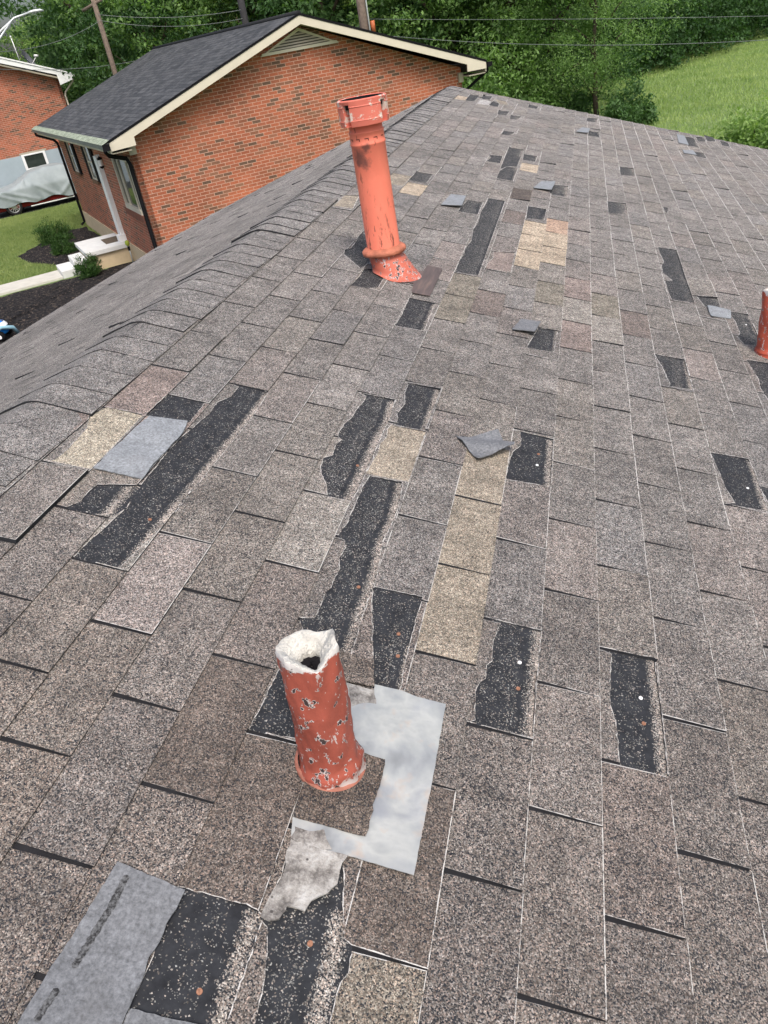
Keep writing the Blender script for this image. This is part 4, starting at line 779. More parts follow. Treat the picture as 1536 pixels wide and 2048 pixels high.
# louvred gable vent
gv = empty('gable_vent', (0, 0, 0), 0, nh); vx0, vx1, vxp, vz0, vzp = 3.30, 5.00, 4.18, 4.08, 4.42
m = MB(); m.prism([(vx0, vz0), (vx1, vz0), (vxp, vzp)], 'y', -.02, -.004); m.build('backing', simple('vent_shadow', (.10, .095, .08), .9), gv)
m = MB(); m.prism([(vx0 - .08, vz0 - .035), (vx1 + .08, vz0 - .035), (vx1 + .02, vz0 + .02), (vx0 - .02, vz0 + .02)], 'y', -.06, -.003)
m.prism([(vx0 - .08, vz0 - .035), (vx0 + .06, vz0), (vxp, vzp - .03), (vxp, vzp + .03)], 'y', -.055, -.004); m.prism([(vx1 + .08, vz0 - .035), (vxp, vzp + .03), (vxp, vzp - .03), (vx1 - .06, vz0)], 'y', -.055, -.0045)
m.build('frame', M['beige'], gv)
m = MB()
for k in range(5):
    z = vz0 + .035 + k * .052; f = (z - vz0) / (vzp - vz0); a, b = vx0 + (vxp - vx0) * f + .04, vx1 - (vx1 - vxp) * f - .04
    if b > a: m.add([(a, -.058, z), (b, -.058, z), (b, -.022, z + .030), (a, -.022, z + .030)], [(0, 1, 2, 3)])
m.build('louvres', M['beige'], gv)
# front windows with black shutters
def fwindow(a0, a1, z0, z1, shut=True):
    w_ = empty('window', (0, 0, 0), 0, nh); fr = MB(); d = .045
    fr.box(-.045, a0, z0, -.003, a0 + d, z1); fr.box(-.045, a1 - d, z0, -.003, a1, z1); fr.box(-.045, a0 + d, z1 - d, -.003, a1 - d, z1); fr.box(-.045, a0 + d, z0, -.003, a1 - d, z0 + d); fr.box(-.038, a0 + d, (z0 + z1) / 2 - .02, -.004, a1 - d, (z0 + z1) / 2 + .02)
    fr.build('frame', M['beige'], w_); boxo('pane', (-.018, a0 + d, z0 + d, -.006, a1 - d, z1 - d), M['glass'], w_)
    boxo('sill', (-.075, a0 - .05, z0 - .09, -.003, a1 + .05, z0 - .003), M['silt'], w_)
    if shut:
        for s0, s1 in ((a0 - .40, a0 - .04), (a1 + .04, a1 + .40)):
            m = MB(); m.box(-.05, s0, z0 - .03, -.003, s1, z1 + .02)
            for k in range(16):
                z = z0 + .05 + k * (z1 - z0 - .1) / 16; m.box(-.058, s0 + .04, z, -.0505, s1 - .04, z + .022)
            m.build('shutter', M['black'], nh)
fwindow(8.62, 9.38, 1.88, 2.78); fwindow(5.42, 6.20, 1.88, 2.78)
w_ = empty('picture_window', (0, 0, 0), 0, nh); m = MB(); a0, a1, z0, z1 = .22, 2.10, 1.55, 2.72
m.box(-.07, a0, z0, -.003, a0 + .09, z1); m.box(-.07, a1 - .09, z0, -.003, a1, z1); m.box(-.07, a0 + .09, z1 - .09, -.003, a1 - .09, z1); m.box(-.09, a0 + .09, z0, -.003, a1 - .09, z0 + .10); m.box(-.06, 1.5, z0 + .1, -.004, 1.58, z1 - .09); m.box(-.055, .62, z0 + .1, -.004, .67, z1 - .09)
m.build('frame', M['beige'], w_); boxo('pane', (-.03, a0 + .09, z0 + .10, -.012, a1 - .09, z1 - .09), M['glass'], w_); boxo('sill', (-.10, a0 - .08, z0 - .14, -.003, a1 + .08, z0 - .003), M['silb'], w_)
# white door post with lantern
m = MB(); m.box(-.11, 4.06, .66, -.004, 4.14, 2.60); m.box(-.20, 3.99, .495, -.003, 4.26, .66); m.build('door_post', M['white'], nh)
dr = empty('front_door', (0, 0, 0), 0, nh); boxo('door_leaf', (-.035, 4.28, .50, -.004, 5.02, 2.52), M['white'], dr, .004); m = MB(); m.lathe([(.0001, 0), (.03, .01), (.035, .03), (.0001, .05)], 12); k_ = m.build('knob', M['galv'], dr); k_.location = (-.07, 4.4, 1.5)
lt = empty('lantern', (-.06, 3.86, 2.42), 0, nh); m = MB(); m.lathe([(.0001, .16), (.03, .13), (.075, .10), (.06, .09), (.05, -.09), (.055, -.10), (.02, -.13), (.0001, -.14)], 8, smooth=False); m.box(.0, -.02, .02, .06, .02, .06); m.build('body', M['black'], lt)
m = MB(); m.lathe([(.062, .07), (.062, -.07)], 8); m.build('glass', M['white'], lt)

# porch: slab on rendered base, two steps
pc = empty('porch', P0 + WB * -.6 + WA * 4.7, TH); tag(pc, 'white concrete front porch with two steps at the brick house next door', 'porch')
def pl_(b, a, z): return (b + .6, a - 4.7, z)
def pbox(name, b0, a0, z0, b1, a1, z1, mat, bw=.008):
    m = MB(); m.box(b0 + .6, a0 - 4.7, z0, b1 + .6, a1 - 4.7, z1); o = m.build(name, mat, pc); bevel(o, bw); return o
pbox('slab', -1.15, 3.74, .375, -.03, 5.68, .49, M['concrete_w'], .01); pbox('base', -1.10, 3.80, 0, -.035, 5.62, .373, M['found'], .002)
pbox('step', -1.49, 3.86, 0, -1.155, 4.95, .345, M['concrete_w'], .012); pbox('step', -1.86, 3.86, 0, -1.495, 4.95, .185, M['concrete_w'], .012)
dm = empty('doormat', P0 + WB * -.30 + WA * 4.65, TH); m = MB(); m.box(-.22, -.40, .493, .22, .40, .505); o = m.build('doormat', simple('brown_doormat', (.11, .085, .06), .95, .5, 22, bump=.6)); COL.objects.unlink(dm) if False else None
bpy.data.objects.remove(dm); o.location = P0 + WB * -.30 + WA * 4.65; o.rotation_euler = (0, 0, TH); bevel(o, .003); tag(o, 'dark patterned doormat lying on the white porch', 'doormat')
hs_ = empty('garden_hose_tap', P0 + WB * -.12 + WA * 3.35, TH); tag(hs_, 'green and yellow garden ornament on two thin stakes against the brick wall by the porch', 'garden ornament')
m = MB(); m.tube([(0, 0, 0), (.01, .02, .5)], .010, 6); m.tube([(0, .10, 0), (.0, .05, .5)], .010, 6); m.build('stake', M['galv'], hs_)
m = MB(); m.lathe([(.0001, .62), (.04, .60), (.06, .56), (.055, .51), (.02, .47), (.0001, .46)], 12, cy=.03); m.build('head', simple('yellow_green_plastic', (.35, .45, .06), .5, .4, 40), hs_)
m = MB(); m.lathe([(.0001, .47), (.03, .46), (.03, .36), (.0001, .35)], 10, cy=.03); m.build('body', M['black'], hs_)

# left brick house
lh = empty('brick_house', P0 + WA * 20.8, TH); tag(lh, 'tall red brick house with grey-blue painted basement and white gable trim, behind the covered car', 'house')
LW0, LW1 = -6.4, 1.86; LT = 4.42; rise = .385
wall('gable_wall', [(0, 1.88), (LW1 - LW0, 1.88), (LW1 - LW0, LT), ((LW1 - LW0) / 2, LT + (LW1 - LW0) / 2 * rise), (0, LT)], (LW0, 0), 0, lh, M['brick'], .12)
wall('side_wall', [(0, 0), (10, 0), (10, LT), (0, LT)], (LW1, 0), math.pi / 2, lh, M['brick'], .12)
wall('side_wall', [(0, 0), (10, 0), (10, LT), (0, LT)], (LW0, 10), -math.pi / 2, lh, M['brick'], .12)
boxo('basement_wall', (LW0, -.015, 0, LW1, .1, 1.88), M['grey_wall'], lh)
cx_ = (LW0 + LW1) / 2; rz_ = LT + .22 + (LW1 - cx_) * rise
slabq('roof_slope', [(LW1 + .5, -.45, rz_ - (LW1 + .5 - cx_) * rise), (LW1 + .5, 10.4, rz_ - (LW1 + .5 - cx_) * rise), (cx_, 10.4, rz_), (cx_, -.45, rz_)], .05, M['newroof'], lh)
slabq('roof_slope', [(LW0 - .5, 10.4, rz_ - (LW1 + .5 - cx_) * rise), (LW0 - .5, -.45, rz_ - (LW1 + .5 - cx_) * rise), (cx_, -.45, rz_), (cx_, 10.4, rz_)], .05, M['newroof'], lh)
m = MB(); e1 = LW1 + .48; ze = rz_ - (e1 - cx_) * rise
m.prism([(cx_, rz_ - .03), (e1, ze - .03), (e1, ze - .22), (LW1 - .05, ze - .34), (LW1 - .07, ze + .04), (cx_, rz_ - .24)], 'y', -.47, -.44); m.build('rake_trim', M['white'], lh)
m = MB(); m.prism([(cx_, rz_ - .24), (LW1, ze + rise * .48 - .24), (LW1, ze + rise * .48 - .30), (cx_, rz_ - .30)], 'y', -.43, -.0); m.build('soffit', M['soffit'], lh)
m = MB(); m.prism([(cx_, rz_ - .02), (e1 + .02, ze - .02), (e1 + .02, ze + .035), (cx_, rz_ + .035)], 'y', -.50, -.46); m.build('drip_edge', M['white'], lh)
m = MB(); m.box(LW1, -.44, ze - .22, e1, 10.2, ze - .20); m.build('eave_soffit', simple('yellowed_soffit', (.45, .42, .22), .7), lh)
m = MB(); m.prism([(e1 + .005, ze - .15), (e1 + .12, ze - .13), (e1 + .13, ze - .03), (e1 + .005, ze - .02)], 'y', -.50, 10.3); m.build('gutter', M['white'], lh)
m = MB(); m.tube([(e1 + .05, -.3, ze - .14), (e1 + .04, -.3, ze - .26), (LW1 + .10, -.05, ze - .62), (LW1 + .06, -.04, ze - .75), (LW1 + .06, -.04, .1)], .035, 6, smooth=False); m.build('downspout', M['beige'], lh)
bw = empty('basement_window', (0, 0, 0), 0, lh); m = MB(); b0, b1, z0, z1 = -.62, .36, 1.26, 1.90; d = .10
m.box(b0, -.06, z0, b0 + d, -.017, z1); m.box(b1 - d, -.06, z0, b1, -.017, z1); m.box(b0 + d, -.06, z0, b1 - d, -.017, z0 + d); m.box(b0 + d, -.06, z1 - d * .6, b1 - d, -.017, z1); m.build('frame', M['white'], bw)
boxo('pane', (b0 + d, -.03, z0 + d, b1 - d, -.018, z1 - d * .6), M['glass'], bw)
boxo('lintel', (b0 - .05, -.03, 1.90, b1 + .08, -.001, 1.97), M['soffit'], bw)
# satellite dish and mast on its roof
ds = empty('satellite_dish', lh.location + WB * 1.0 + WA * .9 + Vector((0, 0, rz_ - (1.0 - cx_) * rise)), TH); tag(ds, 'small dark satellite dish with white arm on the roof of the left brick house', 'satellite dish')
m = MB(); m.lathe([(.0001, .0), (.13, .015), (.26, .055), (.37, .12), (.38, .12)], 28); o = m.build('reflector', M['dishgrey'], ds); o.rotation_euler = (R(20), R(62), 0); o.location = (0, 0, .22)
m = MB(); m.tube([(.02, 0, 0), (.02, 0, .25)], .02, 8); m.build('mount', M['galv'], ds); m = MB(); m.tube([(.10, 0, .0), (.42, -.02, .30)], .016, 6); m.tube([(.34, -.03, .33), (.50, .0, .30)], .045, 8); m.build('feed_arm', M['white'], ds)
ms = empty('antenna_mast', lh.location + WB * .72 + WA * .8 + Vector((0, 0, rz_ - (.72 - cx_) * rise)), TH); tag(ms, 'thin white mast standing beside the satellite dish on the left roof', 'mast')
m = MB(); m.tube([(0, 0, -.05), (-.03, 0, .98)], .017, 8); m.lathe([(.0001, 1.03), (.03, 1.01), (.03, .95), (.0001, .94)], 8, cx=-.03); m.build('rod', M['white'], ms)

# ------------------------------------------------------------------ covered car
car = empty('parked_car', P0 + WA * 19.1 + WB * -.45, TH); tag(car, 'dark red sedan under a grey-blue car cover beside the left brick house', 'car')
# local x = b+.45 (front towards -x), y across
M['carred'] = simple('dark_red_car_paint', (.13, .008, .010), .22, .1); M['cover'] = None
def mat_cover():
    t = NT('grey_blue_car_cover'); c = t.ramp(t.noise(2, 4, .6), [(.3, (.225, .265, .28)), (.7, (.30, .345, .36))]); t.bump(t.noise(30, 3, .6), .15, .01); return t.out(c, .6)
M['cover'] = mat_cover()
prof_side = [(-2.25, .30), (-2.28, .62), (-2.15, .80), (-1.6, .94), (-.95, 1.03), (-.25, 1.38), (.35, 1.47), (1.0, 1.44), (1.65, 1.20), (1.95, 1.08), (2.45, 1.02), (2.55, .80), (2.52, .30)]
m = MB()
body = [(-2.2, .22), (-2.25, .5), (-2.1, .74), (-.95, .90), (2.35, .92), (2.48, .6), (2.4, .22)]
m.prism(body, 'y', -.86, .86); o = m.build('body', M['carred'], car); bevel(o, .06, 3)
# cover: grid draped over the profile
def top_h(x):
    for a, b in zip(prof_side[1:-1], prof_side[2:-1]):
        if a[0] <= x <= b[0] or b is prof_side[-2]: 
            t_ = (x - a[0]) / (b[0] - a[0]) if b[0] != a[0] else 0; t_ = max(0, min(1, t_)); return a[1] + (b[1] - a[1]) * t_
    return 1
NX, NY = 110, 60; V_ = []; F_ = []
hem = lambda x: .43 + .06 * math.sin(x * 2.2 + 1) + .05 * math.sin(x * 5.1) - (.10 if x > -1 else 0) * min(1, (x + 1))
for i in range(NX + 1):
    x = -2.32 + 4.92 * i / NX; th = max(.72, top_h(x)) + .02
    for j in range(NY + 1):
        s = -1 + 2 * j / NY; a = abs(s); sg = -1 if s < 0 else 1
        half = .92; cab = .64 if -.6 < x < 1.6 else .80
        if a < .45: y = sg * a / .45 * cab; z = th - .03 * (a / .45) ** 2
        else:
            q = (a - .45) / .55; belt = min(.93, th - .05)
            zz0 = th - .03
            if q < .4: y = sg * (cab + (half - cab) * (q / .4) ** .8); z = zz0 + (belt - zz0) * (q / .4)
            else: y = sg * (half + .015); z = belt + (hem(x) - belt) * ((q - .4) / .6)
            # drape folds
            fold = .035 * math.sin(x * 6.5 + 2.2 * z + 1.5 * math.sin(x * 2)) * q + .02 * math.sin(x * 15 + z * 6) * q
            vfold = .05 * math.exp(-((abs(x - .55) - (z - .35) * 1.3) / .10) ** 2) * (1 if .35 < z < 1.0 else 0)
            sw = .045 * math.exp(-(((x + 1.3) * .5 + (z - .62)) / .05) ** 2) * (1 if x < -.2 else 0) + .04 * math.exp(-(((x + 1.2) * .42 + (z - .80)) / .05) ** 2) * (1 if x < -.2 else 0)
            y += sg * (fold + vfold + sw)
        if i in (0, NX): z = min(z, .8)
        V_.append((x, y, z + .006 * math.sin(x * 9 + y * 4)))
for i in range(NX):
    for j in range(NY): k = i * (NY + 1) + j; F_.append((k, k + 1, k + NY + 2, k + NY + 1))
for e_ in (0, NX): F_.append(tuple(e_ * (NY + 1) + j for j in range(NY + 1)))
m = MB(); m.add(V_, F_, 0, True); m.build('car_cover', M['cover'], car)
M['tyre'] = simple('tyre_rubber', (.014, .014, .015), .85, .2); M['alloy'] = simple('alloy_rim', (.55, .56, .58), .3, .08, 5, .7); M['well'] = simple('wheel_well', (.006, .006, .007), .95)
wheel0 = None
for x in (-1.29, 1.52):
    for y in (-.775, .775):
        wh = empty('wheel', (x, y, .325), 0, car); sg = -1 if y < 0 else 1
        m = MB()
        pr = [(.215, .085), (.235, .105), (.30, .105), (.322, .085), (.325, 0), (.322, -.085), (.30, -.1), (.21, -.09)]
        m.lathe(pr, 36); o = m.build('tyre', M['tyre'], wh); o.rotation_euler = (R(90) * (1 if sg < 0 else -1), 0, 0)
        m = MB(); m.lathe([(.222, .088), (.214, .096), (.204, .090), (.200, .03)], 36)
        for k in range(12):
            a = k * math.pi / 6; c_, s_ = math.cos(a), math.sin(a); p0_ = []
            for r_, w2, z_ in ((.03, .016, .085), (.206, .009, .088)):
                p0_ += [(r_ * c_ - w2 * s_, r_ * s_ + w2 * c_, z_), (r_ * c_ + w2 * s_, r_ * s_ - w2 * c_, z_)]
            m.add(p0_ + [(p[0], p[1], p[2] - .02) for p in p0_], [(0, 1, 3, 2), (0, 4, 5, 1), (1, 5, 7, 3), (2, 3, 7, 6), (0, 2, 6, 4)])
        m.lathe([(.0001, .098), (.035, .094), (.04, .08)], 16); o = m.build('rim', M['alloy'], wh); o.rotation_euler = (R(90) * (1 if sg < 0 else -1), 0, 0)
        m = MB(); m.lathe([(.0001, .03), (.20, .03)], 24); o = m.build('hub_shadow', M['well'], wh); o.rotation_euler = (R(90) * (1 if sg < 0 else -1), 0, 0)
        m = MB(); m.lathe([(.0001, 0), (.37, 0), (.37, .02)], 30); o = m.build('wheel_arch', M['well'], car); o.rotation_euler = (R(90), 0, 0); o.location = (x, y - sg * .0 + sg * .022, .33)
m = MB(); m.box(-.66, -.905, .20, 1.16, -.885, .235); m.build('sill_trim', M['white'], car); m = MB(); m.box(-.66, .885, .20, 1.16, .905, .235); m.build('sill_trim', M['white'], car)

# ------------------------------------------------------------------ ground
def ground_poly(name, pts, z, mat, kind='structure', thick=None):
    """pts in house frame (b,a)"""
    v = [tuple(P0 + WB * b + WA * a + Vector((0, 0, z))) for b, a in pts]; m = MB(); m.add(v, [tuple(range(len(v)))]); 
    if thick: 
        m = MB(); m.prism([(p[0], p[1]) for p in v], 'z', z - thick, z)
    o = m.build(name, mat); tag(o, kind=kind); return o
m = MB(); m.add([(-300, -200, 0), (300, -200, 0), (300, 400, 0), (-300, 400, 0)], [(0, 1, 2, 3)]); tag(m.build('ground', M['grass']), kind='structure')
ground_poly('driveway', [(-16, 18.4), (3, 18.15), (3, 20.78), (-16, 20.78)], .012, M['asphalt'])
ground_poly('path', [(-1.865, 3.9), (-1.865, 4.95), (-12, 4.95), (-12, 3.75)], .05, M['concrete'], thick=.09)
def blob(pts, n=6, amp=.08):
    out = []
    for i, p in enumerate(pts):
        q = pts[(i + 1) % len(pts)]
        for k in range(n): t_ = k / n; out.append((p[0] + (q[0] - p[0]) * t_ + random.uniform(-amp, amp), p[1] + (q[1] - p[1]) * t_ + random.uniform(-amp, amp)))
    return out
def mound(name, pts, h):
    pl = blob(pts); v = [P0 + WB * b + WA * a for b, a in pl]; cen = sum(v, Vector()) / len(v); m = MB(); rings = []
    n = len(v); K = 18
    for k in range(K + 1):
        f = k / K; 
        for p in v: q = cen + (p - cen) * (1 - f * .98); m.v.append((q.x + random.uniform(-.02, .02), q.y + random.uniform(-.02, .02), .008 + h * (1 - (1 - f) ** 2.5) + random.uniform(-.022, .022) * (1 if 0 < k else 0)))
    for k in range(K):
        for i in range(n): m.f.append((k * n + i, k * n + (i + 1) % n, (k + 1) * n + (i + 1) % n, (k + 1) * n + i)); m.m.append(0); m.sm.append(True)
    o = m.build(name, M['mulch']); tag(o, kind='structure'); return o
mound('mulch_bed', [(0, 5.7), (-1.0, 5.7), (-1.5, 5.3), (-1.9, 6.1), (-2.4, 7.2), (-2.6, 8.7), (-2.0, 9.7), (-1.2, 10.9), (-.6, 11.3), (-.1, 11.2)], .10)
mound('mulch_bed', [(0, 3.7), (-1.1, 3.7), (-1.9, 3.75), (-3.6, 3.7), (-6, 3.6), (-8.5, 3.4), (-8.5, -2), (-6, -4.5), (-3.0, -5.5), (-.5, -4.0), (-.1, -.5)], .06)

# ------------------------------------------------------------------ foliage builders
def leaf_mesh(name, mat, centers, n_per, spread, lsize, seed, squash=.8, droop=.0, aspect=.5):
    """many leaf quads around cluster centres; Col attribute = light/dark per cluster and leaf"""
    rg = np.random.default_rng(seed); C_ = np.repeat(np.array(centers), n_per, axis=0); N = len(C_)
    d = rg.normal(size=(N, 3)); d /= np.linalg.norm(d, axis=1)[:, None]; r_ = spread * rg.random((N, 1)) ** .5; off = d * r_; off[:, 2] *= squash
    P_ = C_ + off; P_[:, 2] = np.maximum(P_[:, 2], .05)
    a = rg.normal(size=(N, 3)) + off / spread * .8; a[:, 2] -= droop; a /= np.linalg.norm(a, axis=1)[:, None]
    up = rg.normal(size=(N, 3)) * .7 + np.array([0, 0, 1.0]); s = np.cross(a, up); s /= np.linalg.norm(s, axis=1)[:, None] + 1e-9
    L = lsize * rg.uniform(.6, 1.3, (N, 1)); W2 = L * aspect * .5
    nrm = np.cross(s, a)
    v0 = P_ - a * L * .5; v1 = P_ + s * W2 + nrm * L * .06; v2 = P_ + a * L * .5; v3 = P_ - s * W2 + nrm * L * .06
    V = np.stack([v0, v1, v2, v3], 1).reshape(-1, 3)
    cl = np.repeat(rg.random(len(centers)), n_per); c = np.clip(.55 * cl + .45 * rg.random(N), 0, 1)
    me = bpy.data.meshes.new(name); me.vertices.add(4 * N); me.vertices.foreach_set('co', V.ravel())
    me.loops.add(4 * N); me.loops.foreach_set('vertex_index', np.arange(4 * N, dtype=np.int32)); me.polygons.add(N)
    me.polygons.foreach_set('loop_start', np.arange(0, 4 * N, 4, dtype=np.int32)); me.polygons.foreach_set('loop_total', np.full(N, 4, dtype=np.int32))
    at = me.attributes.new('Col', 'FLOAT', 'POINT'); at.data.foreach_set('value', np.repeat(c, 4).astype(np.float32))
    me.materials.append(mat); me.update(calc_edges=True); return me
M['leafA'] = mat_leaf('leaf_mid_green', (.045, .10, .028), (.22, .36, .11)); M['leafB'] = mat_leaf('leaf_dark_green', (.028, .070, .026), (.125, .23, .08)); M['leafC'] = mat_leaf('leaf_light_green', (.09, .17, .045), (.31, .45, .14)); M['leafD'] = mat_leaf('leaf_deep_green', (.022, .058, .022), (.08, .16, .055))
def tree_proto(name, hgt, rad, nclus, nper, spread, lsize, mat, seed, low=.06, lobes=9, aspect=.5, droop=.3, tk=1.0):
    rg = random.Random(seed); root = empty(name); 
    m = MB(); tr = (.018 * hgt + .05) * tk
    pts = [(0, 0, -.1)]; x = y = 0
    for k in range(1, 9): x += rg.uniform(-.12, .12); y += rg.uniform(-.12, .12); pts.append((x, y, hgt * .85 * k / 8))
    m.tube(pts, [tr * (1.25 if k == 0 else 1) * (1 - k / 9.5) + .02 for k in range(9)], 9)
    lob = []
    for k in range(lobes):
        f = low + (1 - low) * (k + .6) / lobes; zc = hgt * (low + (.95 - low) * ((k + .5) / lobes)); a = k * 2.4 + rg.uniform(-.4, .4)
        rr = rad * math.sin(math.pi * min(1, (k + 1.2) / (lobes + 1.5))) ** .6; d_ = rr * rg.uniform(.35, .6)
        lob.append((d_ * math.cos(a), d_ * math.sin(a), zc, rr * rg.uniform(.5, .72)))
        i = min(7, max(1, int(8 * zc * .75 / (hgt * .85)))); b = pts[i]
        m.tube([b, ((b[0] + lob[-1][0]) / 2, (b[1] + lob[-1][1]) / 2, (b[2] + zc) / 2 + .1), (lob[-1][0], lob[-1][1], zc)], [tr * .4, tr * .28, tr * .1], 6)
    m.build('trunk', M['bark'], root)
    cs = []
    while len(cs) < nclus:
        l = rg.choice(lob); d = Vector((rg.gauss(0, 1), rg.gauss(0, 1), rg.gauss(0, 1))).normalized(); q = Vector(l[:3]) + Vector((d.x, d.y, d.z * .8)) * l[3] * rg.uniform(.55, 1.08)
        if q.z > .15: cs.append(tuple(q))
    me = leaf_mesh('crown', mat, cs, nper, spread, lsize, seed, .55, droop, aspect); o = bpy.data.objects.new('crown', me); COL.objects.link(o); o.parent = root
    return root
def dup(root, loc, rz=0, sc=1, label=None, group=None):
    c = root.copy(); COL.objects.link(c); c.location = loc; c.rotation_euler = (0, 0, rz); c.scale = (sc, sc, sc)
    if label: c['label'] = label
    if group: c['group'] = group
    for ch in root.children:
        d_ = ch.copy(); COL.objects.link(d_); d_.parent = c
        for g in ch.children: e = g.copy(); COL.objects.link(e); e.parent = d_
    return c
PROTO = {
 'A': tree_proto('broadleaf_tree', 10.5, 3.6, 620, 42, .55, .17, M['leafA'], 3),
 'B': tree_proto('broadleaf_tree', 11, 4.0, 640, 42, .60, .19, M['leafB'], 5, .04),
 'C': tree_proto('broadleaf_tree', 9.5, 3.2, 520, 40, .50, .16, M['leafC'], 8),
 'D': tree_proto('broadleaf_tree', 8, 3.9, 600, 44, .55, .15, M['leafD'], 13, .03, 8),
}
used_p = set()
CW2 = Vector((.1125, -.5478, 0))
def at_az(az, D): return CW2 + Vector((math.sin(R(az)), math.cos(R(az)), 0)) * D
def put(k, az, D, sc, label, rz=None, z=0):
    p = at_az(az, D); p.z = z; rz = random.uniform(0, 6.28) if rz is None else rz
    if k not in used_p: used_p.add(k); t_ = PROTO[k]; t_.location = p; t_.rotation_euler = (0, 0, rz); t_.scale = (sc,) * 3; t_['category'] = 'tree'; t_['label'] = label; t_['group'] = 'trees behind the houses'; return t_
    return dup(PROTO[k], p, rz, sc, label, 'trees behind the houses')
TREES = [  # kind, azimuth deg, distance m, scale, label
 ('B', -36.8, 54, .74, 'dark tree at the top left corner behind the street lamp arm'),
 ('C', -33.8, 56, .80, 'light green tree rising behind the satellite dish'),
 ('A', -30.4, 50, .92, 'mid green tree left of the slanting brown utility pole'),
 ('D', -26.9, 37, .9, 'dark vine-covered tree touching the far end of the dark shingle roof'),
 ('B', -29.5, 45, 1.2, 'tall dark tree behind the slanting brown utility pole'),
 ('A', -26.5, 38, 1.05, 'mid green tree just right of the slanting brown pole'),
 ('B', -24.0, 42, 1.15, 'dark tree behind the middle of the dark shingle roof'),
 ('C', -22.5, 39, .90, 'light green tree left of the black pole above the dark roof'),
 ('D', -20.0, 38, 1.2, 'dark tree right of the black pole above the dark roof'),
 ('A', -18.0, 40, 1.05, 'green tree directly above the cream gable peak'),
 ('B', -15.6, 37, 1.1, 'dark tree left of the weathered pole behind the gable'),
 ('D', -13.0, 39, 1.2, 'dark tree behind the weathered pole at the top of the photo'),
 ('C', -10.6, 36, 1.0, 'bright leafy tree right of the weathered pole'),
 ('A', -8.2, 34, 1.0, 'large leafy tree above the right end of the cream gable trim'),
 ('B', -6.0, 35, 1.05, 'dark leafy tree just right of the cream fascia end'),
 ('A', -4.3, 33, .85, 'mid green tree between the gable end and the shade tree'),
 ('D', -2.2, 38, 1.1, 'dark tree close behind the left side of the shade tree'),
 ('B', 1.0, 49, 1.0, 'dark tree behind the right side of the shade tree'),
 ('D', 3.6, 52, .9, 'dark tree at the lawn edge right of the shade tree'),
 ('B', 6.0, 56, .95, 'dark tree in the line along the top of the lawn'),
 ('D', 8.4, 60, 1.0, 'dark tree near the top right corner above the lawn'),
 ('B', 11.0, 66, 1.1, 'dark tree at the top right corner'),
 ('A', 2.8, 60, 1.2, 'tall tree farthest behind the shade tree'),
 ('B', -31.6, 62, .80, 'far dark tree at the upper left'),
 ('D', -24, 56, 1.4, 'far dark tree beyond the ridge of the dark roof'),
 ('B', -16.5, 54, 1.4, 'far dark tree beyond the cream gable peak'),
 ('D', -8.5, 52, 1.4, 'far dark tree beyond the wires in the middle'),
 ('B', -3.5, 52, 1.3, 'far dark tree behind the shade tree on its left'),
]
for k, az, D, sc, lab in TREES: put(k, az, D, sc, lab)
# shade tree with feathery leaves in front of the lawn, and its low neighbour
M['leafL'] = mat_leaf('leaf_feathery', (.075, .15, .042), (.23, .36, .12))
st = tree_proto('shade_tree', 8.0, 3.1, 520, 70, .50, .085, M['leafL'], 21, .17, 12, .42, .2, .38)
st.location = at_az(.7, 31.5); tag(st, 'feathery light green shade tree with bare lower trunk at the left lawn edge', 'tree')
def bush(name, loc, rad, hgt, mat, seed, label, cat='bush', group=None, n=60, nper=40, ls=.09, asp=.45, spike=False):
    rg = random.Random(seed); root = empty(name, loc); cs = []; lob = [(0, 0, 1.0)] + [(rad * .62 * math.cos(a_ + seed), rad * .62 * math.sin(a_ + seed), rg.uniform(.45, .8)) for a_ in (0, 1.4, 2.5, 3.9, 5.1)]
    for k in range(n):
        a = rg.uniform(0, 6.28); f = rg.random() ** .5; z = rg.random(); rr = rad * f * math.sqrt(max(0, 1 - (z - .25) ** 2)); l_ = rg.choice(lob); q_ = .62 * l_[2] + (.2 if l_[0] == 0 else 0); cs.append((l_[0] + rr * q_ * math.cos(a), l_[1] + rr * q_ * math.sin(a), .08 + z * hgt * .95 * l_[2] * rg.uniform(.8, 1.15)))
    me = leaf_mesh('foliage', mat, cs, nper, rad * .28, ls, seed, .8, -.9 if spike else .1, asp); o = bpy.data.objects.new('foliage', me); COL.objects.link(o); o.parent = root
    m = MB()
    for k in range(5): a = k * 1.26; m.tube([(0, 0, -.02), (rad * .4 * math.cos(a), rad * .4 * math.sin(a), hgt * .6)], [.02 * rad / .5, .008], 5)
    m.build('stems', M['bark'], root); tag(root, label, cat, group); return root
bush('bush', at_az(2.6, 30.5), 1.0, 1.15, M['leafB'], 31, 'dark low bush at the foot of the shade tree on the lawn', n=150, nper=45, ls=.13)
bush('bush', at_az(-1.2, 32.6), .9, 1.2, M['leafB'], 36, 'dark bush left of the shade tree trunk behind the roof edge', n=120, nper=45, ls=.13)
bush('bush', at_az(10.9, 22.5), 1.3, 1.35, M['leafC'], 32, 'bright green bush rising behind the roof edge at the right', n=190, nper=50, ls=.12)
bush('bush', at_az(-4.6, 31), 1.5, 2.4, M['leafA'], 33, 'leafy bush behind the far left corner of our roof', n=170, nper=45, ls=.15)
bush('bush', at_az(-6.6, 30), 1.4, 3.0, M['leafA'], 34, 'tall leafy bush below the end of the cream gable trim', n=190, nper=45, ls=.16)
bush('bush', at_az(-29.9, 46), 1.7, 3.2, M['leafD'], 35, 'dark bush between the two brick houses', n=200, nper=45, ls=.13)
bush('bush', at_az(-28.4, 34.5), 1.3, 2.6, M['leafB'], 37, 'dark bush below the vine-covered tree beside the dark roof', n=170, nper=45, ls=.13)
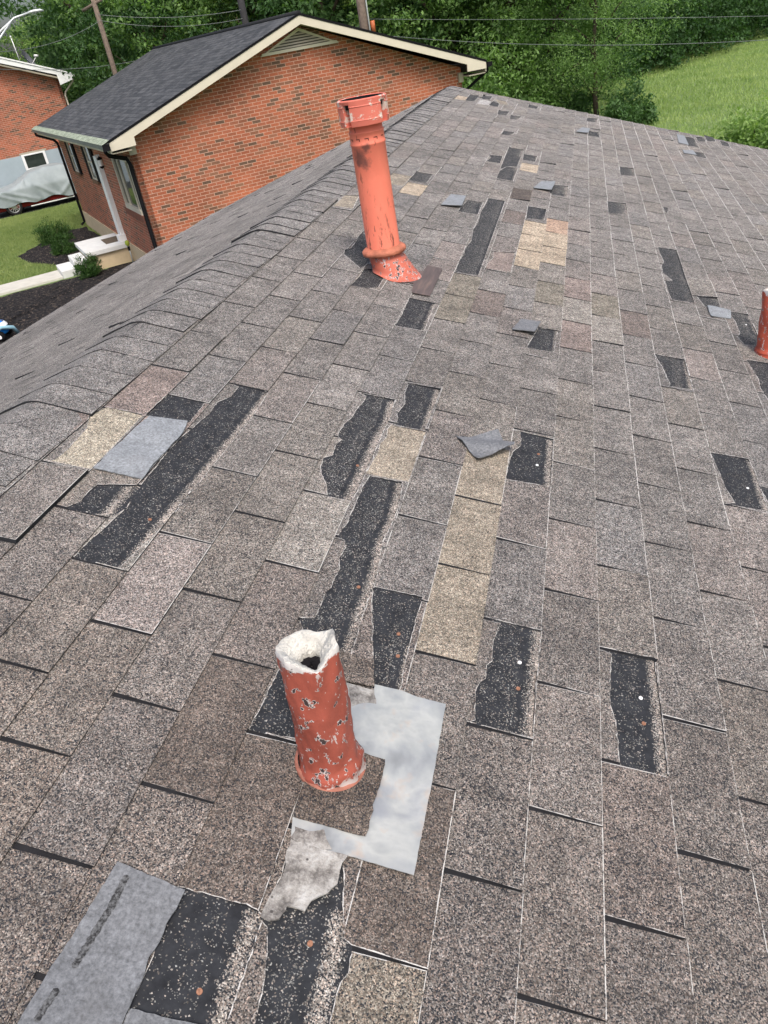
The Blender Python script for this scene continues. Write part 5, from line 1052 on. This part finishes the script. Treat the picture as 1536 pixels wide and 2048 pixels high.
# small shrubs by the porch
hb = lambda b, a, z=0: P0 + WB * b + WA * a + Vector((0, 0, z))
M['leafS'] = mat_leaf('shrub_needles', (.022, .060, .016), (.075, .150, .040))
bush('shrub', hb(-1.25, 3.22), .36, .50, M['leafS'], 41, 'small green shrub in black mulch just before the porch steps', 'shrub', None, 110, 36, .075, .22, True)
bush('shrub', hb(-1.35, 6.9), .36, .50, M['leafS'], 42, 'small green shrub in the mulch bed just behind the porch', 'shrub', None, 90, 34, .075, .22, True)
bush('shrub', hb(-1.35, 9.2), .55, .75, M['leafS'], 43, 'larger bushy shrub at the far end of the mulch bed near the far downspout', 'shrub', None, 130, 36, .08, .22, True)
# low hedge line at the back of the lawn: undergrowth
def undergrowth(name, pts, hgt, dep, n, mat, ls, seed, label):
    cs = []; rg = random.Random(seed)
    for k in range(n):
        i = rg.randrange(len(pts) - 1); t_ = rg.random(); p = pts[i].lerp(pts[i + 1], t_); q = p + Vector((rg.uniform(-dep, dep), rg.uniform(-dep, dep), 0)); cs.append((q.x, q.y, .2 + hgt * rg.random() ** .8))
    me = leaf_mesh(name, mat, cs, 36, .55, ls, seed, .8, .2); o = bpy.data.objects.new(name, me); COL.objects.link(o); tag(o, label, 'undergrowth', None, 'stuff'); return o
undergrowth('undergrowth', [at_az(-3, 44), at_az(1, 46), at_az(3.2, 47), at_az(5.5, 50), at_az(8, 54), at_az(10, 60), at_az(14, 66)], 3.0, 1.5, 900, M['leafD'], .20, 51, 'dark undergrowth along the far edge of the lawn')
undergrowth('undergrowth', [at_az(-37, 56), at_az(-30.5, 53), at_az(-27, 42), at_az(-24, 40), at_az(-16, 40), at_az(-8, 39), at_az(-3, 41)], 3.2, 1.8, 1500, M['leafB'], .20, 52, 'dark undergrowth below the trees behind the houses')
# far wood closing the view
cs = []; rg = random.Random(61)
for k in range(3000):
    az = rg.uniform(-42, 18); D = rg.uniform(66, 80); p = at_az(az, D); hmax = 8.5 + 2 * math.sin(az * .9) + 1.5 * math.sin(az * 2.3 + 1) - (5.2 if az < -30.5 else 0); cs.append((p.x, p.y, rg.uniform(.3, hmax)))
me = leaf_mesh('far_wood', M['leafD'], cs, 26, 1.3, .5, 62, .8, .2, .6); o = bpy.data.objects.new('far_wood', me); COL.objects.link(o); tag(o, 'far-off wood reading as one dark green mass', 'wood', None, 'stuff')

# ------------------------------------------------------------------ grass blades on the lawns
def blades(name, boxes, n, hgt, mat, seed, excl=None, frame=True, label=None):
    rg = np.random.default_rng(seed); out = []
    for (b0, b1, a0, a1, k) in boxes: out.append(np.stack([rg.uniform(b0, b1, k), rg.uniform(a0, a1, k)], 1))
    P_ = np.concatenate(out)
    if excl is not None: P_ = P_[[not excl(p) for p in P_]]
    if frame: P_ = np.array([P0.x, P0.y]) + P_[:, :1] * np.array([WB.x, WB.y]) + P_[:, 1:] * np.array([WA.x, WA.y])
    N = len(P_); a = rg.uniform(0, 6.28, N); w2 = rg.uniform(.004, .008, N) * hgt / .06; h = hgt * rg.uniform(.5, 1.3, N); le = rg.normal(size=(N, 2)) * (h * .45)[:, None]
    v0 = np.column_stack([P_[:, 0] - np.cos(a) * w2, P_[:, 1] - np.sin(a) * w2, np.zeros(N)]); v1 = np.column_stack([P_[:, 0] + np.cos(a) * w2, P_[:, 1] + np.sin(a) * w2, np.zeros(N)]); v2 = np.column_stack([P_ + le, h])
    V = np.stack([v0, v1, v2], 1).reshape(-1, 3); me = bpy.data.meshes.new(name); me.vertices.add(3 * N); me.vertices.foreach_set('co', V.ravel()); me.loops.add(3 * N); me.loops.foreach_set('vertex_index', np.arange(3 * N, dtype=np.int32)); me.polygons.add(N)
    me.polygons.foreach_set('loop_start', np.arange(0, 3 * N, 3, dtype=np.int32)); me.polygons.foreach_set('loop_total', np.full(N, 3, dtype=np.int32))
    pn = .5 + .25 * np.sin(P_[:, 0] * 1.1 + np.sin(P_[:, 1] * .8)) + .2 * np.sin(P_[:, 1] * 1.7 + P_[:, 0] * .6); pm = .5 + .5 * np.sin(P_[:, 0] * 5.3 + 2 * np.sin(P_[:, 1] * 4.1)) * np.sin(P_[:, 1] * 6.1 + 2 * np.sin(P_[:, 0] * 3.3)); c = np.clip(.35 * pn + .25 * pm + .4 * rg.random(N), 0, 1)
    at = me.attributes.new('Col', 'FLOAT', 'POINT'); at.data.foreach_set('value', np.repeat(c, 3).astype(np.float32)); me.materials.append(mat); me.update(calc_edges=True)
    o = bpy.data.objects.new(name, me); COL.objects.link(o); tag(o, label, 'grass', None, 'stuff'); return o
M['blade'] = mat_leaf('grass_blades', (.12, .20, .055), (.38, .42, .18)); M['blade2'] = mat_leaf('far_grass_blades', (.16, .27, .075), (.42, .50, .20))
bed1 = [(0, 5.6), (-1.2, 5.6), (-1.6, 5.0), (-1.9, 6.1), (-2.4, 7.2), (-2.6, 8.7), (-2.0, 9.7), (-1.2, 10.9), (-.6, 11.3), (-.1, 11.2)]
blades('grass', [(-9, 0, 5.0, 18.0, 170000), (-0, 3, 11.6, 18.1, 20000)], 0, .07, M['blade'], 71, lambda p: pip((p[0], p[1]), bed1), True, 'front lawn between the path and the covered car')
blades('grass', [(-3, 16, 22, 62, 130000)], 0, .12, M['blade2'], 72, None, False, 'open sloping lawn behind the roof at the right')

# ------------------------------------------------------------------ poles, wires, street lamp
def pole(az, D, r_, h, lean, mat, label, name='utility_pole'):
    p = at_az(az, D); o = empty(name, p); m = MB(); m.tube([(0, 0, -.2), (lean[0] * h, lean[1] * h, h)], [r_, r_ * .75], 12); m.build('pole', mat, o); tag(o, label, 'utility pole'); return o
q1 = pole(-29.35, 32, .10, 8.5, (.0, .0), M['pole'], 'slanting brown wooden utility pole among the trees at upper left')
m = MB(); m.tube([(-.5, 0, 6.1), (.3, 0, 6.3)], .05, 6); m.build('crossarm', M['pole'], q1)
pole(-20.8, 31, .14, 8.5, (0, 0), M['pole_dark'], 'black utility pole standing behind the ridge of the dark roof')
q3 = pole(-13.5, 27.5, .16, 8.5, (-.004, 0), M['pole'], 'weathered utility pole with a pale cable, just behind the cream gable')
m = MB(); m.tube([(.17, -.1, 3.3), (.165, -.1, 8.0)], .022, 6); m.build('cable_guard', M['white'], q3); m = MB(); m.tube([(.25, 0, 4.05), (.25, 0, 4.35)], .07, 8); m.build('insulator', simple('orange_insulator', (.45, .13, .05), .5), q3)
def wire(a, b, sag_, label, r_=.012, name='overhead_wire'):
    n = 24; m = MB(); mid = (a + b) / 2; pts = [a.lerp(b, i / n) - mid - Vector((0, 0, sag_ * 4 * (i / n) * (1 - i / n))) for i in range(n + 1)]; m.tube(pts, r_ * .7, 5); o = m.build(name, M['wire']); o.location = mid; tag(o, label, 'wire', 'overhead wires')
def P(az, D, z): q = at_az(az, D); q.z = z; return q
def elz(el, D): return 4.29 + math.tan(R(el)) * D
wire(P(-13.3, 27.4, elz(.25, 27.4)), P(14, 24, elz(-3.6, 24)), .05, 'upper of two long wires crossing the trees to the right edge', .008)
wire(P(-13.3, 27.4, elz(-.55, 27.4)), P(14, 24, elz(-4.6, 24)), .25, 'lower of two long wires crossing the trees to the right edge', .010)
wire(P(-13.5, 27.4, elz(.1, 27.4)), P(-20.8, 30.8, elz(-.1, 30.8)), .4, 'wire running from the weathered pole down behind the gable', .012)
wire(P(-29.3, 31.9, elz(2.9, 31.9)), P(-20.8, 30.9, elz(1.9, 30.9)), .15, 'top wire between the brown pole and the black pole', .011)
wire(P(-29.3, 31.9, elz(2.6, 31.9)), P(-20.8, 30.9, elz(1.45, 30.9)), .2, 'lower wire between the brown pole and the black pole', .010)
wire(P(-38, 28, elz(2.4, 28)), P(-29.3, 31.8, elz(2.6, 31.8)), .35, 'wire crossing behind the street lamp arm', .010)
wire(P(-38, 28, elz(1.6, 28)), P(-24, 36, elz(.6, 36)), .4, 'low wire passing behind the satellite dish', .012)
# street lamp (arm reaching in from the left)
sp = at_az(-42.5, 27); sl_ = empty('street_lamp', sp); tag(sl_, 'grey street lamp arm reaching in at the top left', 'street lamp')
rt_ = Vector((math.cos(R(-35)), -math.sin(R(-35)), 0)); m = MB(); m.tube([(0, 0, 0), (0, 0, 5.6)], [.11, .09], 10); m.build('pole', M['galv'], sl_)
zt_ = elz(3.53, 27) ; m = MB(); m.tube([Vector((0, 0, 5.05)), rt_ * 3.3 + Vector((0, 0, 5.52)), rt_ * 4.0 + Vector((0, 0, zt_ - .07)), rt_ * 4.45 + Vector((0, 0, zt_))], .026, 8); m.tube([Vector((0, 0, 4.4)), rt_ * 2.9 + Vector((0, 0, 5.05)), rt_ * 3.9 + Vector((0, 0, zt_ - .12))], .028, 8); m.build('arm', M['galv'], sl_)
m = MB(); m.tube([rt_ * 4.35 + Vector((0, 0, zt_ - .01)), rt_ * 4.5 + Vector((0, 0, zt_ + .01)), rt_ * 4.72 + Vector((0, 0, zt_ + .01)), rt_ * 4.8 + Vector((0, 0, zt_ - .01))], [.02, .036, .036, .015], 10); m.build('lamp_head', M['galv'], sl_)
# blue ride-on toy on the mulch at the bottom left
ty = empty('ride_on_toy', (-11.70, 12.46, .06), R(20)); ty.scale = (.8, .8, .8); tag(ty, 'bright blue ride-on toy with white and black parts on the mulch', 'toy')
M['blue'] = simple('blue_plastic', (.015, .22, .70), .25, .08); M['blue2'] = simple('pale_blue_plastic', (.30, .52, .62), .3, .08)
m = MB(); m.lathe([(.0001, .52), (.16, .50), (.27, .42), (.33, .28), (.34, .16), (.30, .12), (.0001, .12)], 28, fn=lambda p, r, z, t: (p[0] * 1.5, p[1], p[2])); m.build('body', M['blue'], ty)
m = MB(); m.lathe([(.31, .40), (.345, .34), (.355, .30)], 28, fn=lambda p, r, z, t: (p[0] * 1.5, p[1], p[2] + .02)); m.build('rim_trim', M['white'], ty)
m = MB(); m.tube([(.1, -.42, .20), (.45, -.28, .34), (.62, .02, .22), (.66, .1, .05)], .05, 10); m.build('bumper', M['blue2'], ty)
m = MB(); m.box(-.45, -.52, .10, .12, -.36, .26); o = m.build('seat', M['white'], ty); bevel(o, .03, 3)
for x, y in ((-.35, -.34), (.36, -.30), (-.35, .34), (.36, .30)):
    m = MB(); m.lathe([(.03, -.05), (.12, -.05), (.13, 0), (.12, .05), (.03, .05)], 20); o = m.build('wheel', M['black'], ty); o.rotation_euler = (R(90), 0, 0); o.location = (x, y, .12)
    m = MB(); m.lathe([(.0001, .056), (.05, .054)], 14); h_ = m.build('hubcap', M['white'], o)
